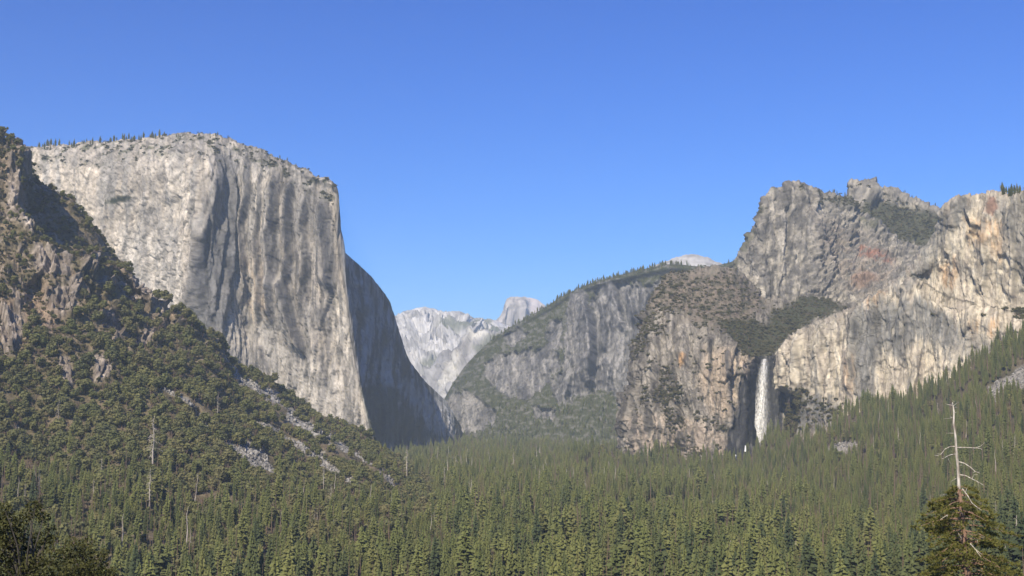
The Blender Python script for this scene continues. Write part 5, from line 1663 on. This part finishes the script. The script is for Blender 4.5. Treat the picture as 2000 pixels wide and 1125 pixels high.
    while py < 1290:
        half = float(np.interp(py, [958, 975, 1000, 1040, 1080, 1125, 1200, 1290], [30, 66, 82, 92, 102, 110, 122, 130])) / F_PX * D0
        nb = 5
        for k in range(nb):
            az = r.random() * 6.283
            if math.sin(az) < -.7 and r.random() < .6: continue
            L = half * r.uniform(.6, 1.12)
            c0 = trunk_at(min(py, 1125)) if py <= 1125 else Vector((0, 0, rel(W(1893, py)).z))
            c0 = c0 + Vector((0, 0, r.uniform(-.5, .5)))
            dx, dy = math.cos(az), math.sin(az)
            up0 = r.uniform(-.05, .25)
            bp = [c0 + Vector((dx * L * f, dy * L * f, L * (up0 * f - .45 * f * f + .15 * f ** 3))) for f in (0, .33, .66, 1)]
            tube_into(Vb, Fb, bp, [.09, .06, .04, .015], 4, False)
            for s in range(int(6 + L * 3.0)):
                f = r.uniform(.25, 1.05) ** .8
                q = f * 3; i = min(int(q), 2); c = bp[i].lerp(bp[i + 1], q - i)
                side = r.uniform(-1, 1) * .42 * L * (1.15 - f)
                c = c + Vector((-dy * side, dx * side, r.uniform(-.15, .25) - abs(side) * .12))
                # tuft: thin blades bursting from one point
                for t in range(11):
                    d = Vector((dx * .7 + r.gauss(0, .7), dy * .7 + r.gauss(0, .7), r.gauss(.25, .5))).normalized()
                    ln = r.uniform(.26, .55)
                    sd = d.cross(Vector((r.gauss(0, 1), r.gauss(0, 1), r.gauss(0, 1)))).normalized() * ln * .17
                    o = len(Vn)
                    Vn.extend([c - sd, c + sd, c + d * ln + sd * .3])
                    Fn.append((o, o + 1, o + 2))
        py += 6.5 if py < 1125 else 14
    link("boughs", mesh_from("pine_boughs", Vb, Fb, M_BARK_FG), e)
    link("crown", mesh_from("pine_needles", Vn, Fn, M_NEEDLE), e)


M_BARK_FG = bark_material("red brown pine bark", (.10, .06, .04), (.27, .17, .12), 3.0)
M_NEEDLE = foliage_material("yellow green pine needles", [(.225, .22, .062), (.225, .22, .062)],     .6, .6)  # one even yellow green for the whole crown
foreground_pine()


# ------------------------------------------------------------------ foreground: dark oak at bottom left
def foreground_oak(name, D0, blobs, label, seed, mat):
    r = random.Random(seed)
    def W(px, py, dd=0): return Vector(P(px, py, D0 + dd).tolist())
    cx = sum(b[0] for b in blobs) / len(blobs)
    base = W(cx, 1125)
    base.z = float(floor_z(np.array([base.x]), np.array([D0]))[0])
    e = link(name, None); e.location = base; e["label"] = label; e["category"] = "oak tree"
    V, Fc, Vt, Ft = [], [], [], []
    root = Vector((0, 0, -.5)); fork = Vector((0, 0, max(1.5, (W(cx, 1135).z - base.z) * .95)))
    tube_into(Vt, Ft, [root, fork * .5, fork], [.38, .32, .26], 8)
    for bx_, by_, br in blobs:
        for s in range(2):
            c = W(bx_, by_, r.uniform(-2, 2)) - base
            R_ = br / F_PX * D0
            mid = fork.lerp(c, .5) + Vector((r.uniform(-.4, .4), r.uniform(-.4, .4), .3))
            tube_into(Vt, Ft, [fork, mid, c], [.07, .045, .02], 5, False)
            for k in range(int(150 * (R_ / .8) ** 2)):
                d = Vector((r.gauss(0, 1), r.gauss(0, 1), r.gauss(0, 1))).normalized() * R_ * r.random() ** .45
                p = c + d
                n = Vector((r.gauss(0, 1), r.gauss(0, 1), r.gauss(.5, 1))).normalized()
                t1 = n.orthogonal().normalized(); t1 = Matrix.Rotation(r.random() * 6.28, 3, n) @ t1; t2 = n.cross(t1)
                l = r.uniform(.07, .15)
                o = len(V)
                V.extend([p - t1 * l, p - t2 * l * .5, p + t1 * l, p + t2 * l * .5])
                Fc.append((o, o + 1, o + 2, o + 3))
    link("trunk", mesh_from("oak_limbs", Vt, Ft, M_DKBARK), e)
    link("crown", mesh_from("oak_leaves", V, Fc, mat), e)


M_DKBARK = bark_material("dark oak bark", (.035, .03, .025), (.09, .08, .065))
M_DKOAK = foliage_material("near oak leaves", [(.060, .062, .020), (.060, .062, .020)], .8, .2)
foreground_oak("foreground_oak", 75.0, [(5, 1010, 26), (30, 1030, 30), (60, 1000, 20), (70, 985, 16), (85, 1012, 14), (15, 1060, 34), (55, 1070, 32), (90, 1055, 24), (20, 1105, 34), (70, 1110, 34), (105, 1095, 24), (-40, 1040, 50), (-40, 1110, 50), (40, 1160, 50), (110, 1150, 40), (8, 990, 12), (100, 1030, 10)],
               "dark leafy oak in the bottom left corner close to the viewpoint", 3, M_DKOAK)
foreground_oak("foreground_oak", 90.0, [(135, 1080, 22), (165, 1070, 24), (190, 1095, 24), (150, 1110, 30), (185, 1125, 30), (120, 1120, 24), (215, 1120, 16), (160, 1160, 46), (140, 1058, 12), (205, 1080, 10)],
               "smaller dark oak just right of the bottom left corner oak", 8, M_DKOAK)

# ------------------------------------------------------------------ haze
hm, hnt, hb = new_mat("valley haze")
hnt.nodes.remove(hb)
pv = hnt.nodes.new("ShaderNodeVolumePrincipled")
pv.inputs['Color'].default_value = (.66, .80, .95, 1)
pv.inputs['Density'].default_value = 4.1e-5
pv.inputs['Anisotropy'].default_value = 0.0
hnt.links.new(pv.outputs[0], hnt.nodes["Material Output"].inputs['Volume'])
bmh = bmesh.new()
bmesh.ops.create_cube(bmh, size=1.0)
for v in bmh.verts:
    v.co = Vector((v.co.x * 19400, 10250 + v.co.y * 21700, 760 + v.co.z * 1920))
me = bpy.data.meshes.new("haze"); bmh.to_mesh(me); bmh.free()
me.materials.append(hm)
hz = link("haze", me); hz["kind"] = "stuff"; hz["label"] = "thin blue haze filling the valley air"
